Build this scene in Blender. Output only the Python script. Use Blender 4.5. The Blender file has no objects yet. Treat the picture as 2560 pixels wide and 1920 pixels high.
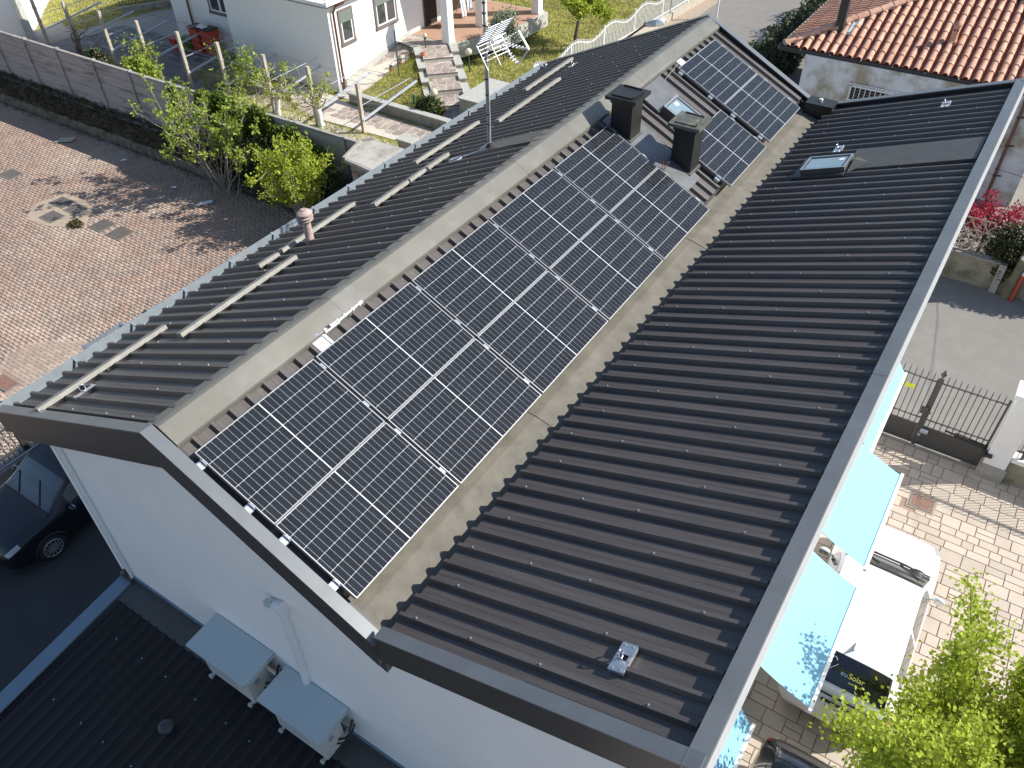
import bpy, math, random
import numpy as np
from mathutils import Vector, Matrix, Euler
R = math.radians
random.seed(7); rng = np.random.default_rng(7)
sc = bpy.context.scene
C = sc.collection

# ---------------------------------------------------------------- camera, world, sun, exposure
cam_d = bpy.data.cameras.new('camera'); cam = bpy.data.objects.new('camera', cam_d); C.objects.link(cam)
cam_d.sensor_width = 36.0; cam_d.lens = 2027.2 / 2560 * 36; cam_d.clip_start = 0.1; cam_d.clip_end = 1000
cam.matrix_world = Matrix(((0.83663, -0.35756, 0.41500, 5.827), (0.54742, 0.57151, -0.61145, -2.853), (-0.01855, 0.73874, 0.67374, 13.563), (0, 0, 0, 1)))
sc.camera = cam
w = bpy.data.worlds.new('World'); sc.world = w; w.use_nodes = True
nt = w.node_tree; nt.nodes.clear()
sky = nt.nodes.new('ShaderNodeTexSky'); sky.sky_type = 'NISHITA'; sky.sun_disc = False
SUN = Vector((0.82, 0.573, 0.76)).normalized()
sky.sun_elevation = math.asin(SUN.z); sky.sun_rotation = math.atan2(SUN.x, SUN.y)
sky.air_density = 1.0; sky.dust_density = 0.6; sky.ozone_density = 1.3
bg = nt.nodes.new('ShaderNodeBackground'); bg.inputs['Strength'].default_value = 0.105
wo = nt.nodes.new('ShaderNodeOutputWorld')
nt.links.new(sky.outputs[0], bg.inputs[0]); nt.links.new(bg.outputs[0], wo.inputs[0])
sun_d = bpy.data.lights.new('sun', 'SUN'); sun_d.energy = 5.0; sun_d.angle = R(0.53); sun_d.color = (1.0, 0.95, 0.87)
sun = bpy.data.objects.new('sun', sun_d); C.objects.link(sun)
sun.rotation_euler = SUN.to_track_quat('Z', 'Y').to_euler(); sun.location = (20, 20, 30)
sc.view_settings.view_transform = 'Standard'; sc.view_settings.look = 'None'
sc.view_settings.exposure = 0.55; sc.view_settings.gamma = 1.0; sc.view_settings.use_curve_mapping = False
sc.cycles.max_bounces = 6; sc.cycles.diffuse_bounces = 3; sc.cycles.glossy_bounces = 3; sc.cycles.transmission_bounces = 4
sc.cycles.use_denoising = True

# ---------------------------------------------------------------- helpers: meshes
class MB:
    def __init__(s): s.v = []; s.f = []; s.mi = []
    def add(s, vs, fs, m=0):
        o = len(s.v); s.v += [tuple(map(float, q)) for q in vs]; s.f += [tuple(o + i for i in f) for f in fs]; s.mi += [m] * len(fs); return s
    def hexa(s, p, m=0):   # 8 points: bottom 4 (ccw), top 4
        return s.add(p, [(3, 2, 1, 0), (4, 5, 6, 7), (0, 1, 5, 4), (1, 2, 6, 5), (2, 3, 7, 6), (3, 0, 4, 7)], m)
    def box(s, x0, x1, y0, y1, z0, z1, m=0):
        return s.hexa([(x0, y0, z0), (x1, y0, z0), (x1, y1, z0), (x0, y1, z0), (x0, y0, z1), (x1, y0, z1), (x1, y1, z1), (x0, y1, z1)], m)
    def obox(s, c, ax, ay, az, m=0):   # centre, half axis vectors
        c = Vector(c); ax = Vector(ax); ay = Vector(ay); az = Vector(az)
        return s.hexa([c - ax - ay - az, c + ax - ay - az, c + ax + ay - az, c - ax + ay - az, c - ax - ay + az, c + ax - ay + az, c + ax + ay + az, c - ax + ay + az], m)
    def beam(s, p, q, wd, h, up=(0, 0, 1), m=0):
        p = Vector(p); q = Vector(q); d = (q - p); a = d / 2; u = Vector(up); sd = d.cross(u).normalized(); u2 = sd.cross(d).normalized()
        return s.obox((p + q) / 2, a, -sd * wd / 2, u2 * h / 2, m)
    def slab(s, pts, t, m=0):   # planar polygon extruded by vector t
        n = len(pts); t = Vector(t); a = [Vector(p) for p in pts]; b = [p + t for p in a]
        return s.add(a + b, [tuple(range(n - 1, -1, -1)), tuple(range(n, 2 * n))] + [(i, (i + 1) % n, n + (i + 1) % n, n + i) for i in range(n)], m)
    def tube(s, pts, r, n=8, m=0, cap=True):
        pts = [Vector(p) for p in pts]; N = len(pts); rs = r if isinstance(r, (list, tuple)) else [r] * N
        vs = []; prev = None
        for i, p in enumerate(pts):
            d = (pts[min(i + 1, N - 1)] - pts[max(i - 1, 0)]).normalized()
            if prev is None:
                a = d.cross(Vector((0, 0, 1)));
                if a.length < 1e-3: a = d.cross(Vector((1, 0, 0)))
                a.normalize()
            else:
                a = prev - d * prev.dot(d)
                if a.length < 1e-4: a = d.orthogonal()
                a.normalize()
            prev = a; b = d.cross(a)
            for k in range(n):
                t = 2 * math.pi * k / n; vs.append(p + (a * math.cos(t) + b * math.sin(t)) * rs[i])
        fs = [(i * n + k, i * n + (k + 1) % n, (i + 1) * n + (k + 1) % n, (i + 1) * n + k) for i in range(N - 1) for k in range(n)]
        if cap: fs += [tuple(range(n - 1, -1, -1)), tuple((N - 1) * n + k for k in range(n))]
        return s.add(vs, fs, m)
    def lathe(s, c, prof, n=20, m=0):
        c = Vector(c); vs = []
        for r, z in prof:
            for k in range(n):
                t = 2 * math.pi * k / n; vs.append(c + Vector((r * math.cos(t), r * math.sin(t), z)))
        L = len(prof)
        fs = [(i * n + k, i * n + (k + 1) % n, (i + 1) * n + (k + 1) % n, (i + 1) * n + k) for i in range(L - 1) for k in range(n)]
        fs += [tuple(range(n - 1, -1, -1)), tuple((L - 1) * n + k for k in range(n))]
        return s.add(vs, fs, m)
    def sphere(s, c, r, nu=14, nv=8, m=0, sz=1.0):
        return s.lathe(c, [(max(1e-4, r * math.sin(math.pi * i / nv)), -r * sz * math.cos(math.pi * i / nv)) for i in range(nv + 1)], nu, m)
    def grid(s, P, m=0):   # 2d list of points
        a = len(P); b = len(P[0]); vs = [q for row in P for q in row]
        return s.add(vs, [(i * b + j, i * b + j + 1, (i + 1) * b + j + 1, (i + 1) * b + j) for i in range(a - 1) for j in range(b - 1)], m)

def mesh_of(name, mb, mats, smooth=None, off=(0, 0, 0)):
    me = bpy.data.meshes.new(name); o = Vector(off)
    me.from_pydata([(x - o.x, y - o.y, z - o.z) for x, y, z in mb.v], [], mb.f)
    for m in (mats if isinstance(mats, (list, tuple)) else [mats]): me.materials.append(m)
    if isinstance(mats, (list, tuple)) and len(mats) > 1: me.polygons.foreach_set('material_index', mb.mi)
    me.update()
    if smooth is not None: me.shade_smooth(); me.set_sharp_from_angle(angle=R(smooth))
    return me
ORI = {}
def O(p):
    return ORI.get(p.name, Vector((0, 0, 0))) if p else Vector((0, 0, 0))
def tag(o, label=None, cat=None, group=None, kind=None):
    if label: o['label'] = label
    if cat: o['category'] = cat
    if group: o['group'] = group
    if kind: o['kind'] = kind
    return o
def thing(name, label, cat, loc=(0, 0, 0), group=None, rot=0):
    o = bpy.data.objects.new(name, None); C.objects.link(o); o.location = loc; o.rotation_euler = (0, 0, rot); o.empty_display_size = .2
    ORI[o.name] = Vector(loc) if rot == 0 else Vector((0, 0, 0))
    return tag(o, label, cat, group)
def part(name, mb, mats, parent=None, smooth=None, kind=None, label=None):
    """one mesh object, written in world coordinates (or in the parent's own frame when the parent is turned)"""
    off = O(parent)
    o = bpy.data.objects.new(name, mesh_of(name, mb, mats, smooth, off)); C.objects.link(o)
    if parent: o.parent = parent
    ORI[o.name] = off
    return tag(o, label, None, None, kind)
def solo(name, mb, mats, label, cat, group=None, smooth=None, org=None):
    org = Vector(org) if org else Vector(mb.v[0])
    o = bpy.data.objects.new(name, mesh_of(name, mb, mats, smooth, org)); C.objects.link(o); o.location = org; ORI[o.name] = org
    return tag(o, label, cat, group)
def struct(name, mb, mats, smooth=None):
    o = bpy.data.objects.new(name, mesh_of(name, mb, mats, smooth)); C.objects.link(o); return tag(o, kind='structure')
def inst(name, me, parent, M):
    o = bpy.data.objects.new(name, me); C.objects.link(o)
    if parent: o.parent = parent; M = Matrix.Translation(-O(parent)) @ M
    o.matrix_local = M
    return o
def copy_tree(src, dx, label, group=None):
    r = src.copy(); C.objects.link(r); r.location = src.location + Vector(dx); ORI[r.name] = O(src) + Vector(dx); r['label'] = label
    if group: r['group'] = group
    for ch in [c for c in src.children]:
        c = ch.copy(); C.objects.link(c); c.parent = r; ORI[c.name] = ORI[r.name]
        for g in [g for g in ch.children]:
            d = g.copy(); C.objects.link(d); d.parent = c
    return r

# ---------------------------------------------------------------- helpers: materials
def mat(name, col, rough=.6, metal=0, var=0.0, scale=4.0, col2=None, cscale=None, bump=0.0, bscale=40.0, spec=.5, coat=0, trans=0, isl=0.0, stretch=None, bdist=.01, detail=4.0, stain=None, sscale=1.2, samt=.6, sthr=.5):
    m = bpy.data.materials.new(name); m.use_nodes = True; n = m.node_tree.nodes; l = m.node_tree.links; b = n['Principled BSDF']
    b.inputs['Roughness'].default_value = rough; b.inputs['Metallic'].default_value = metal; b.inputs['Specular IOR Level'].default_value = spec
    if coat: b.inputs['Coat Weight'].default_value = coat; b.inputs['Coat Roughness'].default_value = .06
    geo = n.new('ShaderNodeNewGeometry'); vec = geo.outputs['Position']
    if stretch:
        mp = n.new('ShaderNodeMapping'); mp.inputs['Scale'].default_value = stretch; l.new(vec, mp.inputs[0]); vec = mp.outputs[0]
    def noise(s, d=detail, v=None):
        t = n.new('ShaderNodeTexNoise'); t.inputs['Scale'].default_value = s; t.inputs['Detail'].default_value = d; t.inputs['Roughness'].default_value = .62; l.new(v or vec, t.inputs['Vector']); return t.outputs['Fac']
    def ramp(f, a, c):
        r = n.new('ShaderNodeMapRange'); r.inputs['From Min'].default_value = a; r.inputs['From Max'].default_value = c; l.new(f, r.inputs['Value']); return r.outputs[0]
    c4 = (*col, 1); cur = None
    rgb = n.new('ShaderNodeRGB'); rgb.outputs[0].default_value = c4; cur = rgb.outputs[0]
    def mix(fac, a, bcol):
        x = n.new('ShaderNodeMix'); x.data_type = 'RGBA'; l.new(fac, x.inputs[0]); l.new(a, x.inputs[6])
        if isinstance(bcol, tuple): x.inputs[7].default_value = (*bcol, 1)
        else: l.new(bcol, x.inputs[7])
        return x.outputs[2]
    if col2: cur = mix(ramp(noise(cscale or scale), .38, .62), cur, col2)
    if stain: cur = mix(ramp(noise(sscale, 6.0), sthr, sthr + .14), cur, tuple(stain)) if samt >= 1 else mix(mulf(n, l, ramp(noise(sscale, 6.0), sthr, sthr + .14), samt), cur, tuple(stain))
    if var or isl:
        h = n.new('ShaderNodeHueSaturation'); l.new(cur, h.inputs['Color']); val = None
        if var:
            r = n.new('ShaderNodeMapRange'); r.inputs['From Min'].default_value = .3; r.inputs['From Max'].default_value = .7; r.inputs['To Min'].default_value = 1 - var; r.inputs['To Max'].default_value = 1 + var
            l.new(noise(scale), r.inputs['Value']); val = r.outputs[0]
        if isl:
            r2 = n.new('ShaderNodeMapRange'); r2.inputs['To Min'].default_value = 1 - isl; r2.inputs['To Max'].default_value = 1 + isl
            l.new(geo.outputs['Random Per Island'], r2.inputs['Value'])
            if val:
                mu = n.new('ShaderNodeMath'); mu.operation = 'MULTIPLY'; l.new(val, mu.inputs[0]); l.new(r2.outputs[0], mu.inputs[1]); val = mu.outputs[0]
            else: val = r2.outputs[0]
        l.new(val, h.inputs['Value']); cur = h.outputs[0]
    l.new(cur, b.inputs['Base Color'])
    if bump:
        bp = n.new('ShaderNodeBump'); bp.inputs['Strength'].default_value = bump; bp.inputs['Distance'].default_value = bdist
        l.new(noise(bscale, 5.0), bp.inputs['Height']); l.new(bp.outputs[0], b.inputs['Normal'])
    if trans:
        tr = n.new('ShaderNodeBsdfTranslucent'); l.new(cur, tr.inputs['Color']); ms = n.new('ShaderNodeMixShader'); ms.inputs[0].default_value = trans
        out = n['Material Output']; l.new(b.outputs[0], ms.inputs[1]); l.new(tr.outputs[0], ms.inputs[2]); l.new(ms.outputs[0], out.inputs['Surface'])
    m['pos'] = 1
    return m
def mulf(n, l, f, k):
    mu = n.new('ShaderNodeMath'); mu.operation = 'MULTIPLY'; l.new(f, mu.inputs[0]); mu.inputs[1].default_value = k; return mu.outputs[0]
def isl_random(m, amt):   # brightness varies from object to object
    n = m.node_tree.nodes; l = m.node_tree.links; b = n['Principled BSDF']; src = b.inputs['Base Color'].links[0].from_socket
    oi = n.new('ShaderNodeObjectInfo'); r = n.new('ShaderNodeMapRange'); r.inputs['To Min'].default_value = 1 - amt; r.inputs['To Max'].default_value = 1 + amt
    l.new(oi.outputs['Random'], r.inputs['Value']); h = n.new('ShaderNodeHueSaturation'); l.new(r.outputs[0], h.inputs['Value']); l.new(src, h.inputs['Color']); l.new(h.outputs[0], b.inputs['Base Color']); return m
M = {}
M['sheet'] = mat('painted_roof_sheet', (.076, .066, .062), .50, .0, var=.22, scale=3.0, stretch=(.35, 9, 1), bump=.12, bscale=30, spec=.75, stain=(.13, .12, .105), sscale=.5, samt=.35, sthr=.52)
M['sheetblue'] = mat('painted_roof_sheet_far', (.062, .058, .058), .45, .15, var=.15, scale=3.0, stretch=(.35, 9, 1), spec=.6)
M['trim'] = mat('sky_toned_anthracite_trim', (.165, .18, .19), .38, .35, var=.1, scale=2.5, bump=.06, bscale=6, spec=.6, stain=(.2, .195, .18), sscale=9, samt=.18, sthr=.6)  # anthracite lightened to blue-grey, standing in for reflected sky
M['fascia'] = mat('anthracite_fascia', (.066, .064, .064), .45, .2, var=.08, scale=2, spec=.5)
M['ridge'] = mat('sheen_toned_ridge_metal', (.195, .187, .16), .40, .45, var=.12, scale=1.6, bump=.1, bscale=5, spec=.6, stain=(.26, .26, .25), sscale=2.5, samt=.35, sthr=.5)  # anthracite metal painted beige to carry the sun's sheen on the ridge
M['flash'] = mat('zinc_flashing', (.16, .165, .17), .42, .4, var=.2, scale=3, bump=.12, bscale=7)
M['dflash'] = mat('dark_flashing', (.085, .083, .08), .5, .25, var=.15, scale=5, bump=.1, bscale=12)
M['valley'] = mat('grey_membrane', (.15, .138, .112), .72, 0, var=.22, scale=3.5, bump=.3, bscale=25, stain=(.11, .105, .09), sscale=2.2, samt=.7, sthr=.56)
M['wall'] = mat('white_render', (.80, .80, .80), .9, var=.03, scale=1.2, bump=.15, bscale=60)
M['wall2'] = mat('white_render_warm', (.82, .81, .79), .9, var=.03, scale=.8, bump=.15, bscale=60)  # slightly warmer, lighter white than the plain render
M['oldwall'] = mat('patched_render', (.66, .67, .68), .9, var=.06, scale=2, bump=.2, bscale=40, stain=(.36, .31, .23), sscale=.75, samt=1, sthr=.42)
M['bluecap'] = mat('blue_metal_coping', (.17, .24, .31), .5, .1, var=.06, scale=2)
M['lidblue'] = mat('grey_metal_cover', (.50, .58, .59), .45, .1, var=.06, scale=2)
M['acbody'] = mat('cream_metal', (.55, .55, .52), .5, 0, var=.05, scale=8)
M['dark'] = mat('black_plastic', (.02, .02, .022), .5)
M['black'] = mat('dark_void', (.008, .008, .01), .8)
M['chim'] = mat('black_painted_sheet', (.022, .022, .021), .42, .1, var=.15, scale=6, bump=.05, bscale=9)
M['chimtop'] = mat('weathered_cap_sheet', (.12, .12, .11), .5, .3, var=.3, scale=8, stain=(.22, .22, .15), sscale=5, samt=.8, sthr=.5)
M['alu'] = mat('galvanised_steel', (.62, .64, .66), .3, .85, var=.1, scale=20)
M['aluw'] = mat('white_aluminium', (.72, .74, .76), .35, .3)
M['frame'] = mat('silver_panel_frame', (.40, .41, .42), .42, .5)
M['back'] = mat('white_backsheet', (.66, .69, .72), .3, 0, coat=1)
M['bar'] = mat('grey_bar_metal', (.27, .262, .24), .5, .3, var=.14, scale=5)
M['mast'] = mat('galvanised_mast', (.36, .38, .40), .38, .7, var=.1, scale=8)
M['terraflue'] = mat('pinkish_clay_pipe', (.40, .30, .27), .8, var=.18, scale=14, bump=.2, bscale=40, stain=(.2, .17, .15), sscale=12, samt=.5)
M['screw'] = mat('screw_washer', (.42, .44, .46), .35, .6)
M['rubber'] = mat('tyre_rubber', (.02, .02, .02), .8)
M['pipew'] = mat('white_plastic_pipe', (.72, .74, .75), .5)
M['pipegrey'] = mat('grey_pipe', (.30, .32, .33), .5)
M['glass'] = mat('window_glass', (.03, .04, .045), .06, 0, spec=.9, coat=1)
M['skyglass'] = mat('skylight_glass', (.20, .29, .33), .08, 0, spec=.9, coat=1, var=.1, scale=3)
M['winwhite'] = mat('white_window_frame', (.78, .78, .78), .4)
M['brownrim'] = mat('brown_stone_surround', (.16, .13, .12), .7)
M['browngutter'] = mat('brown_copper_pipe', (.16, .07, .045), .5, .2)
M['awn'] = mat('pale_blue_canvas', (.25, .51, .70), .85, trans=.12, var=.02, scale=2, bump=.05, bscale=80)
M['white'] = mat('white_paint', (.8, .8, .8), .4)
M['asph'] = mat('asphalt', (.225, .215, .195), .9, var=.08, scale=2.0, bump=.5, bscale=90, col2=(.20, .19, .175), cscale=35, bdist=.004)
M['asphd'] = mat('shade_toned_asphalt', (.045, .048, .05), .9, var=.15, scale=1.2, bump=.4, bscale=80, bdist=.004)  # lane asphalt with the shade of the driveway darkened into its colour
M['concrete'] = mat('old_concrete', (.33, .31, .28), .9, var=.14, scale=3, bump=.4, bscale=25, stain=(.14, .125, .10), sscale=3.5, samt=.7, sthr=.54)
M['concpanel'] = mat('precast_concrete', (.34, .315, .30), .9, var=.10, scale=1.6, bump=.4, bscale=30, stain=(.12, .105, .09), sscale=1.0, samt=.8, sthr=.54, stretch=(.6, 1, 5))
M['mosswall'] = mat('mossy_concrete', (.28, .25, .19), .95, var=.16, scale=4, bump=.5, bscale=20, stain=(.12, .12, .045), sscale=2.2, samt=.75, sthr=.5)
M['post'] = mat('weathered_concrete_post', (.42, .38, .31), .9, var=.2, scale=8, bump=.4, bscale=40)
M['arm'] = mat('galvanised_arm', (.56, .60, .66), .45, .4)
M['wire'] = mat('wire_steel', (.42, .45, .48), .5, .4)
M['soil'] = mat('soil_and_dead_weeds', (.085, .062, .04), 1, var=.35, scale=5, bump=.9, bscale=18, col2=(.13, .10, .06), cscale=9)
M['joint'] = mat('sandy_joint', (.30, .215, .17), 1, var=.2, scale=3)
M['paver'] = mat('clay_pink_paver', (.355, .245, .19), .9, var=.13, scale=.55, bump=.3, bscale=60, col2=(.32, .245, .20), cscale=1.0, isl=.07, stain=(.43, .345, .275), sscale=.35, samt=.75, sthr=.5)
M['paverone'] = isl_random(mat('clay_pink_paver_single', (.355, .245, .19), .9, var=.13, scale=.55, bump=.3, bscale=60, col2=(.33, .26, .215), cscale=1.0, stain=(.42, .345, .28), sscale=.35, samt=.75, sthr=.5), .16)
M['slab'] = mat('sandstone_slab', (.50, .42, .34), .85, var=.08, scale=2.5, bump=.2, bscale=40, col2=(.45, .39, .33), cscale=5, isl=.1)
M['slabone'] = isl_random(mat('sandstone_slab_single', (.50, .42, .34), .85, var=.08, scale=2.5, bump=.2, bscale=40, col2=(.45, .39, .33), cscale=5), .1)
M['crazy'] = isl_random(mat('porphyry_flag', (.38, .31, .26), .8, var=.2, scale=3, bump=.2, bscale=30, col2=(.31, .26, .235), cscale=2.5), .22)
M['mortar'] = mat('pale_mortar', (.56, .52, .45), .95, var=.1, scale=6)
M['rust'] = mat('rusty_cover', (.24, .13, .10), .8, var=.25, scale=18, bump=.4, bscale=30)
M['coverst'] = mat('cast_cover', (.14, .125, .115), .7, .2, var=.25, scale=10, bump=.3, bscale=40)
M['coveredge'] = mat('cover_frame', (.20, .18, .165), .7, .2)
M['sandpatch'] = mat('sandy_concrete_patch', (.36, .29, .22), .95, var=.12, scale=4, bump=.2, bscale=30)
M['lawn'] = mat('lawn_ground', (.29, .29, .09), 1, var=.35, scale=1.5, bump=.9, bscale=22, col2=(.24, .215, .08), cscale=1.8, bdist=.05)
M['blade'] = mat('grass_blades', (.52, .53, .12), .8, var=.3, scale=.9, col2=(.50, .46, .17), cscale=1.3, isl=.3, trans=.3)
M['weed'] = mat('dry_weeds', (.10, .085, .04), .9, isl=.5, trans=.2)
M['leafy'] = mat('spring_leaf_bright', (.37, .44, .05), .55, isl=.32, trans=.42, spec=.3)
M['leafb'] = mat('spring_leaf_green', (.29, .37, .06), .55, isl=.35, trans=.38, spec=.3)
M['leafc'] = mat('leaf_mid_green', (.15, .21, .03), .55, isl=.35, trans=.35, spec=.3)
M['leafd'] = mat('leaf_dark_green', (.04, .058, .016), .5, isl=.5, trans=.15, spec=.5)
M['leafh'] = mat('hedge_leaf', (.06, .075, .022), .5, isl=.6, trans=.15, spec=.5)
M['leafp'] = mat('crimson_leaf', (.42, .035, .075), .6, isl=.4, trans=.35)
M['leafo'] = mat('olive_leaf', (.24, .28, .19), .6, isl=.35, trans=.2)
M['bark'] = mat('grey_bark', (.16, .125, .095), .95, var=.25, scale=12, bump=.6, bscale=30)
M['barkl'] = mat('pale_branch_bark', (.38, .34, .28), .9, var=.2, scale=15, bump=.3, bscale=40)
M['barkd'] = mat('dark_bark', (.06, .045, .035), .95, var=.3, scale=14)
M['lime'] = mat('limewashed_trunk', (.62, .62, .60), .95, var=.2, scale=8, bump=.4, bscale=25)
M['tile'] = isl_random(mat('terracotta_tile', (.50, .27, .185), .85, var=.18, scale=6, bump=.2, bscale=40, col2=(.58, .36, .26), cscale=5), .16)
M['tilej'] = mat('terracotta_tiles_joined', (.50, .27, .185), .85, var=.15, scale=6, bump=.2, bscale=40, isl=.16)
M['tiled'] = mat('terracotta_under_tile', (.25, .075, .045), .9, var=.2, scale=8)
M['porch'] = mat('terracotta_floor', (.42, .26, .18), .75, var=.06, scale=2)
M['stone'] = mat('grey_granite_coping', (.42, .42, .38), .8, var=.12, scale=10, bump=.2, bscale=60)
M['irongr'] = mat('dark_grey_iron', (.10, .095, .09), .55, .3)
M['irondk'] = mat('dark_iron', (.035, .035, .038), .6, .2)
M['fencew'] = mat('white_iron', (.74, .74, .72), .5)
M['trellis'] = mat('weathered_wood_lath', (.30, .24, .18), .9, var=.2, scale=12)
M['pole'] = mat('old_pole', (.16, .14, .09), .9, var=.25, scale=6, bump=.4, bscale=20)
M['redp'] = mat('red_plastic', (.45, .06, .035), .5)
M['orange'] = mat('orange_red_bin', (.55, .07, .035), .5)
M['greenbin'] = mat('green_bin', (.10, .2, .04), .5)
M['greenpole'] = mat('green_pole', (.03, .10, .07), .5)
M['globe'] = mat('cream_glass_globe', (.62, .58, .42), .25, 0, coat=.6, var=.1, scale=20)
M['yellow'] = mat('yellow_sign', (.75, .75, .03), .5)
M['carw'] = mat('white_car_paint', (.80, .80, .80), .3, 0, coat=1)
M['card'] = mat('dark_blue_car_paint', (.008, .010, .015), .35, .1, coat=.5)
M['carb'] = mat('black_car_paint', (.01, .01, .012), .25, .2, coat=1)
M['carglass'] = mat('car_glass', (.035, .045, .045), .05, 0, spec=.9, coat=1)
M['carblack'] = mat('rear_black_glass', (.006, .006, .008), .1, 0, spec=.8, coat=1)
M['chrome'] = mat('chrome', (.75, .76, .78), .12, 1)
M['alloy'] = mat('alloy_wheel', (.5, .51, .53), .3, .7)
M['tail'] = mat('tail_light_red', (.5, .01, .03), .15, coat=1)
M['lamp'] = mat('headlamp_glass', (.35, .37, .38), .1, coat=1)
M['bandw'] = mat('pale_grey_band', (.42, .43, .43), .6, var=.06, scale=3)
M['garagesheet'] = mat('shade_toned_garage_sheet', (.022, .019, .02), .6, 0, var=.2, scale=3, stretch=(9, .35, 1), spec=.3)  # roof sheet copy, darkened in colour for the shade over the garage
M['yardmortar'] = mat('shade_toned_yard_mortar', (.30, .29, .27), .95)  # mortar colour lowered to hold the shade lying on the yard
M['yardstone'] = isl_random(mat('shade_toned_grey_flag', (.16, .155, .155), .8, var=.2, scale=3), .25)  # grey flags, with the yard's shade added to their tone
M['kerb'] = mat('crumbling_dark_kerb', (.17, .145, .11), .95, var=.3, scale=5, bump=.8, bscale=14, stain=(.08, .07, .045), sscale=3, samt=.8, sthr=.45)
M['gutter'] = mat('bluish_gutter_metal', (.30, .345, .37), .42, .35, var=.1, scale=4)
M['cloth'] = mat('hanging_pale_cloth', (.52, .57, .62), .9, var=.06, scale=6)
M['matte'] = mat('door_mat', (.28, .16, .09), .9)
M['curtain'] = mat('green_slat_blind', (.16, .2, .17), .8)
M['doord'] = mat('brown_fly_curtain', (.035, .028, .022), .8)
M['pot'] = mat('terracotta_pot', (.42, .13, .07), .8)
M['cell'] = None
# ---------------------------------------------------------------- cell material (busbars printed on each cell)
def cell_mat():
    m = bpy.data.materials.new('solar_cell'); m.use_nodes = True; n = m.node_tree.nodes; l = m.node_tree.links; b = n['Principled BSDF']
    b.inputs['Roughness'].default_value = .16; b.inputs['Coat Weight'].default_value = .12; b.inputs['Coat Roughness'].default_value = .05; b.inputs['Specular IOR Level'].default_value = .2
    tc = n.new('ShaderNodeTexCoord'); sp = n.new('ShaderNodeSeparateXYZ'); l.new(tc.outputs['Object'], sp.inputs[0])
    mu = n.new('ShaderNodeMath'); mu.operation = 'MULTIPLY'; mu.inputs[1].default_value = 10 / .1755; l.new(sp.outputs[0], mu.inputs[0])
    fr = n.new('ShaderNodeMath'); fr.operation = 'PINGPONG'; fr.inputs[1].default_value = .5; l.new(mu.outputs[0], fr.inputs[0])
    mr = n.new('ShaderNodeMapRange'); mr.inputs['From Min'].default_value = .37; mr.inputs['From Max'].default_value = .47; l.new(fr.outputs[0], mr.inputs['Value'])
    oi = n.new('ShaderNodeObjectInfo'); r = n.new('ShaderNodeMapRange'); r.inputs['To Min'].default_value = .8; r.inputs['To Max'].default_value = 1.25; l.new(oi.outputs['Random'], r.inputs['Value'])
    h = n.new('ShaderNodeHueSaturation'); h.inputs['Color'].default_value = (.011, .0135, .018, 1); l.new(r.outputs[0], h.inputs['Value'])
    mx = n.new('ShaderNodeMix'); mx.data_type = 'RGBA'; l.new(mr.outputs[0], mx.inputs[0]); l.new(h.outputs[0], mx.inputs[6]); mx.inputs[7].default_value = (.06, .068, .08, 1)
    l.new(mx.outputs[2], b.inputs['Base Color']); return m
M['cell'] = cell_mat()

# ================================================================ THE HOUSE WITH THE METAL ROOF
TL, TC, TR = .441, .4996, .3583           # slopes of left, centre and right roof
zL = lambda x: 7.764 + (x + .45) * TL
zC = lambda x: 7.488 - x * TC
zR = lambda x: 6.43 + (x - 2.34) * TR
nL = Vector((-TL, 0, 1)).normalized(); nC = Vector((TC, 0, 1)).normalized(); nR = Vector((-TR, 0, 1)).normalized()
YN, YF, YFR = -.12, 13.98, 13.98
house = thing('metal_roofed_house', 'white rendered house with dark ribbed metal butterfly roof carrying the solar panels', 'house', (0, 0, 0))
wl = MB(); prof = [(-3.99, -1.35), (5.05, -1.35), (5.05, zR(5.05) - .16), (2.6, zR(2.6) - .2), (2.58, 6.05), (1.72, 6.05), (1.70, zC(1.70) - .16), (-.45, zC(-.45) - .16), (-3.99, zL(-3.99) - .16)]
wl.slab([(x, .08, z) for x, z in prof], (0, 13.75, 0))
part('wall', wl, M['wall'], house)
bump_ = MB(); bump_.box(-4.0, -3.91, .055, .08, 2.3, 5.9)
part('corner_trim', bump_, M['wall'], house)

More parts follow.
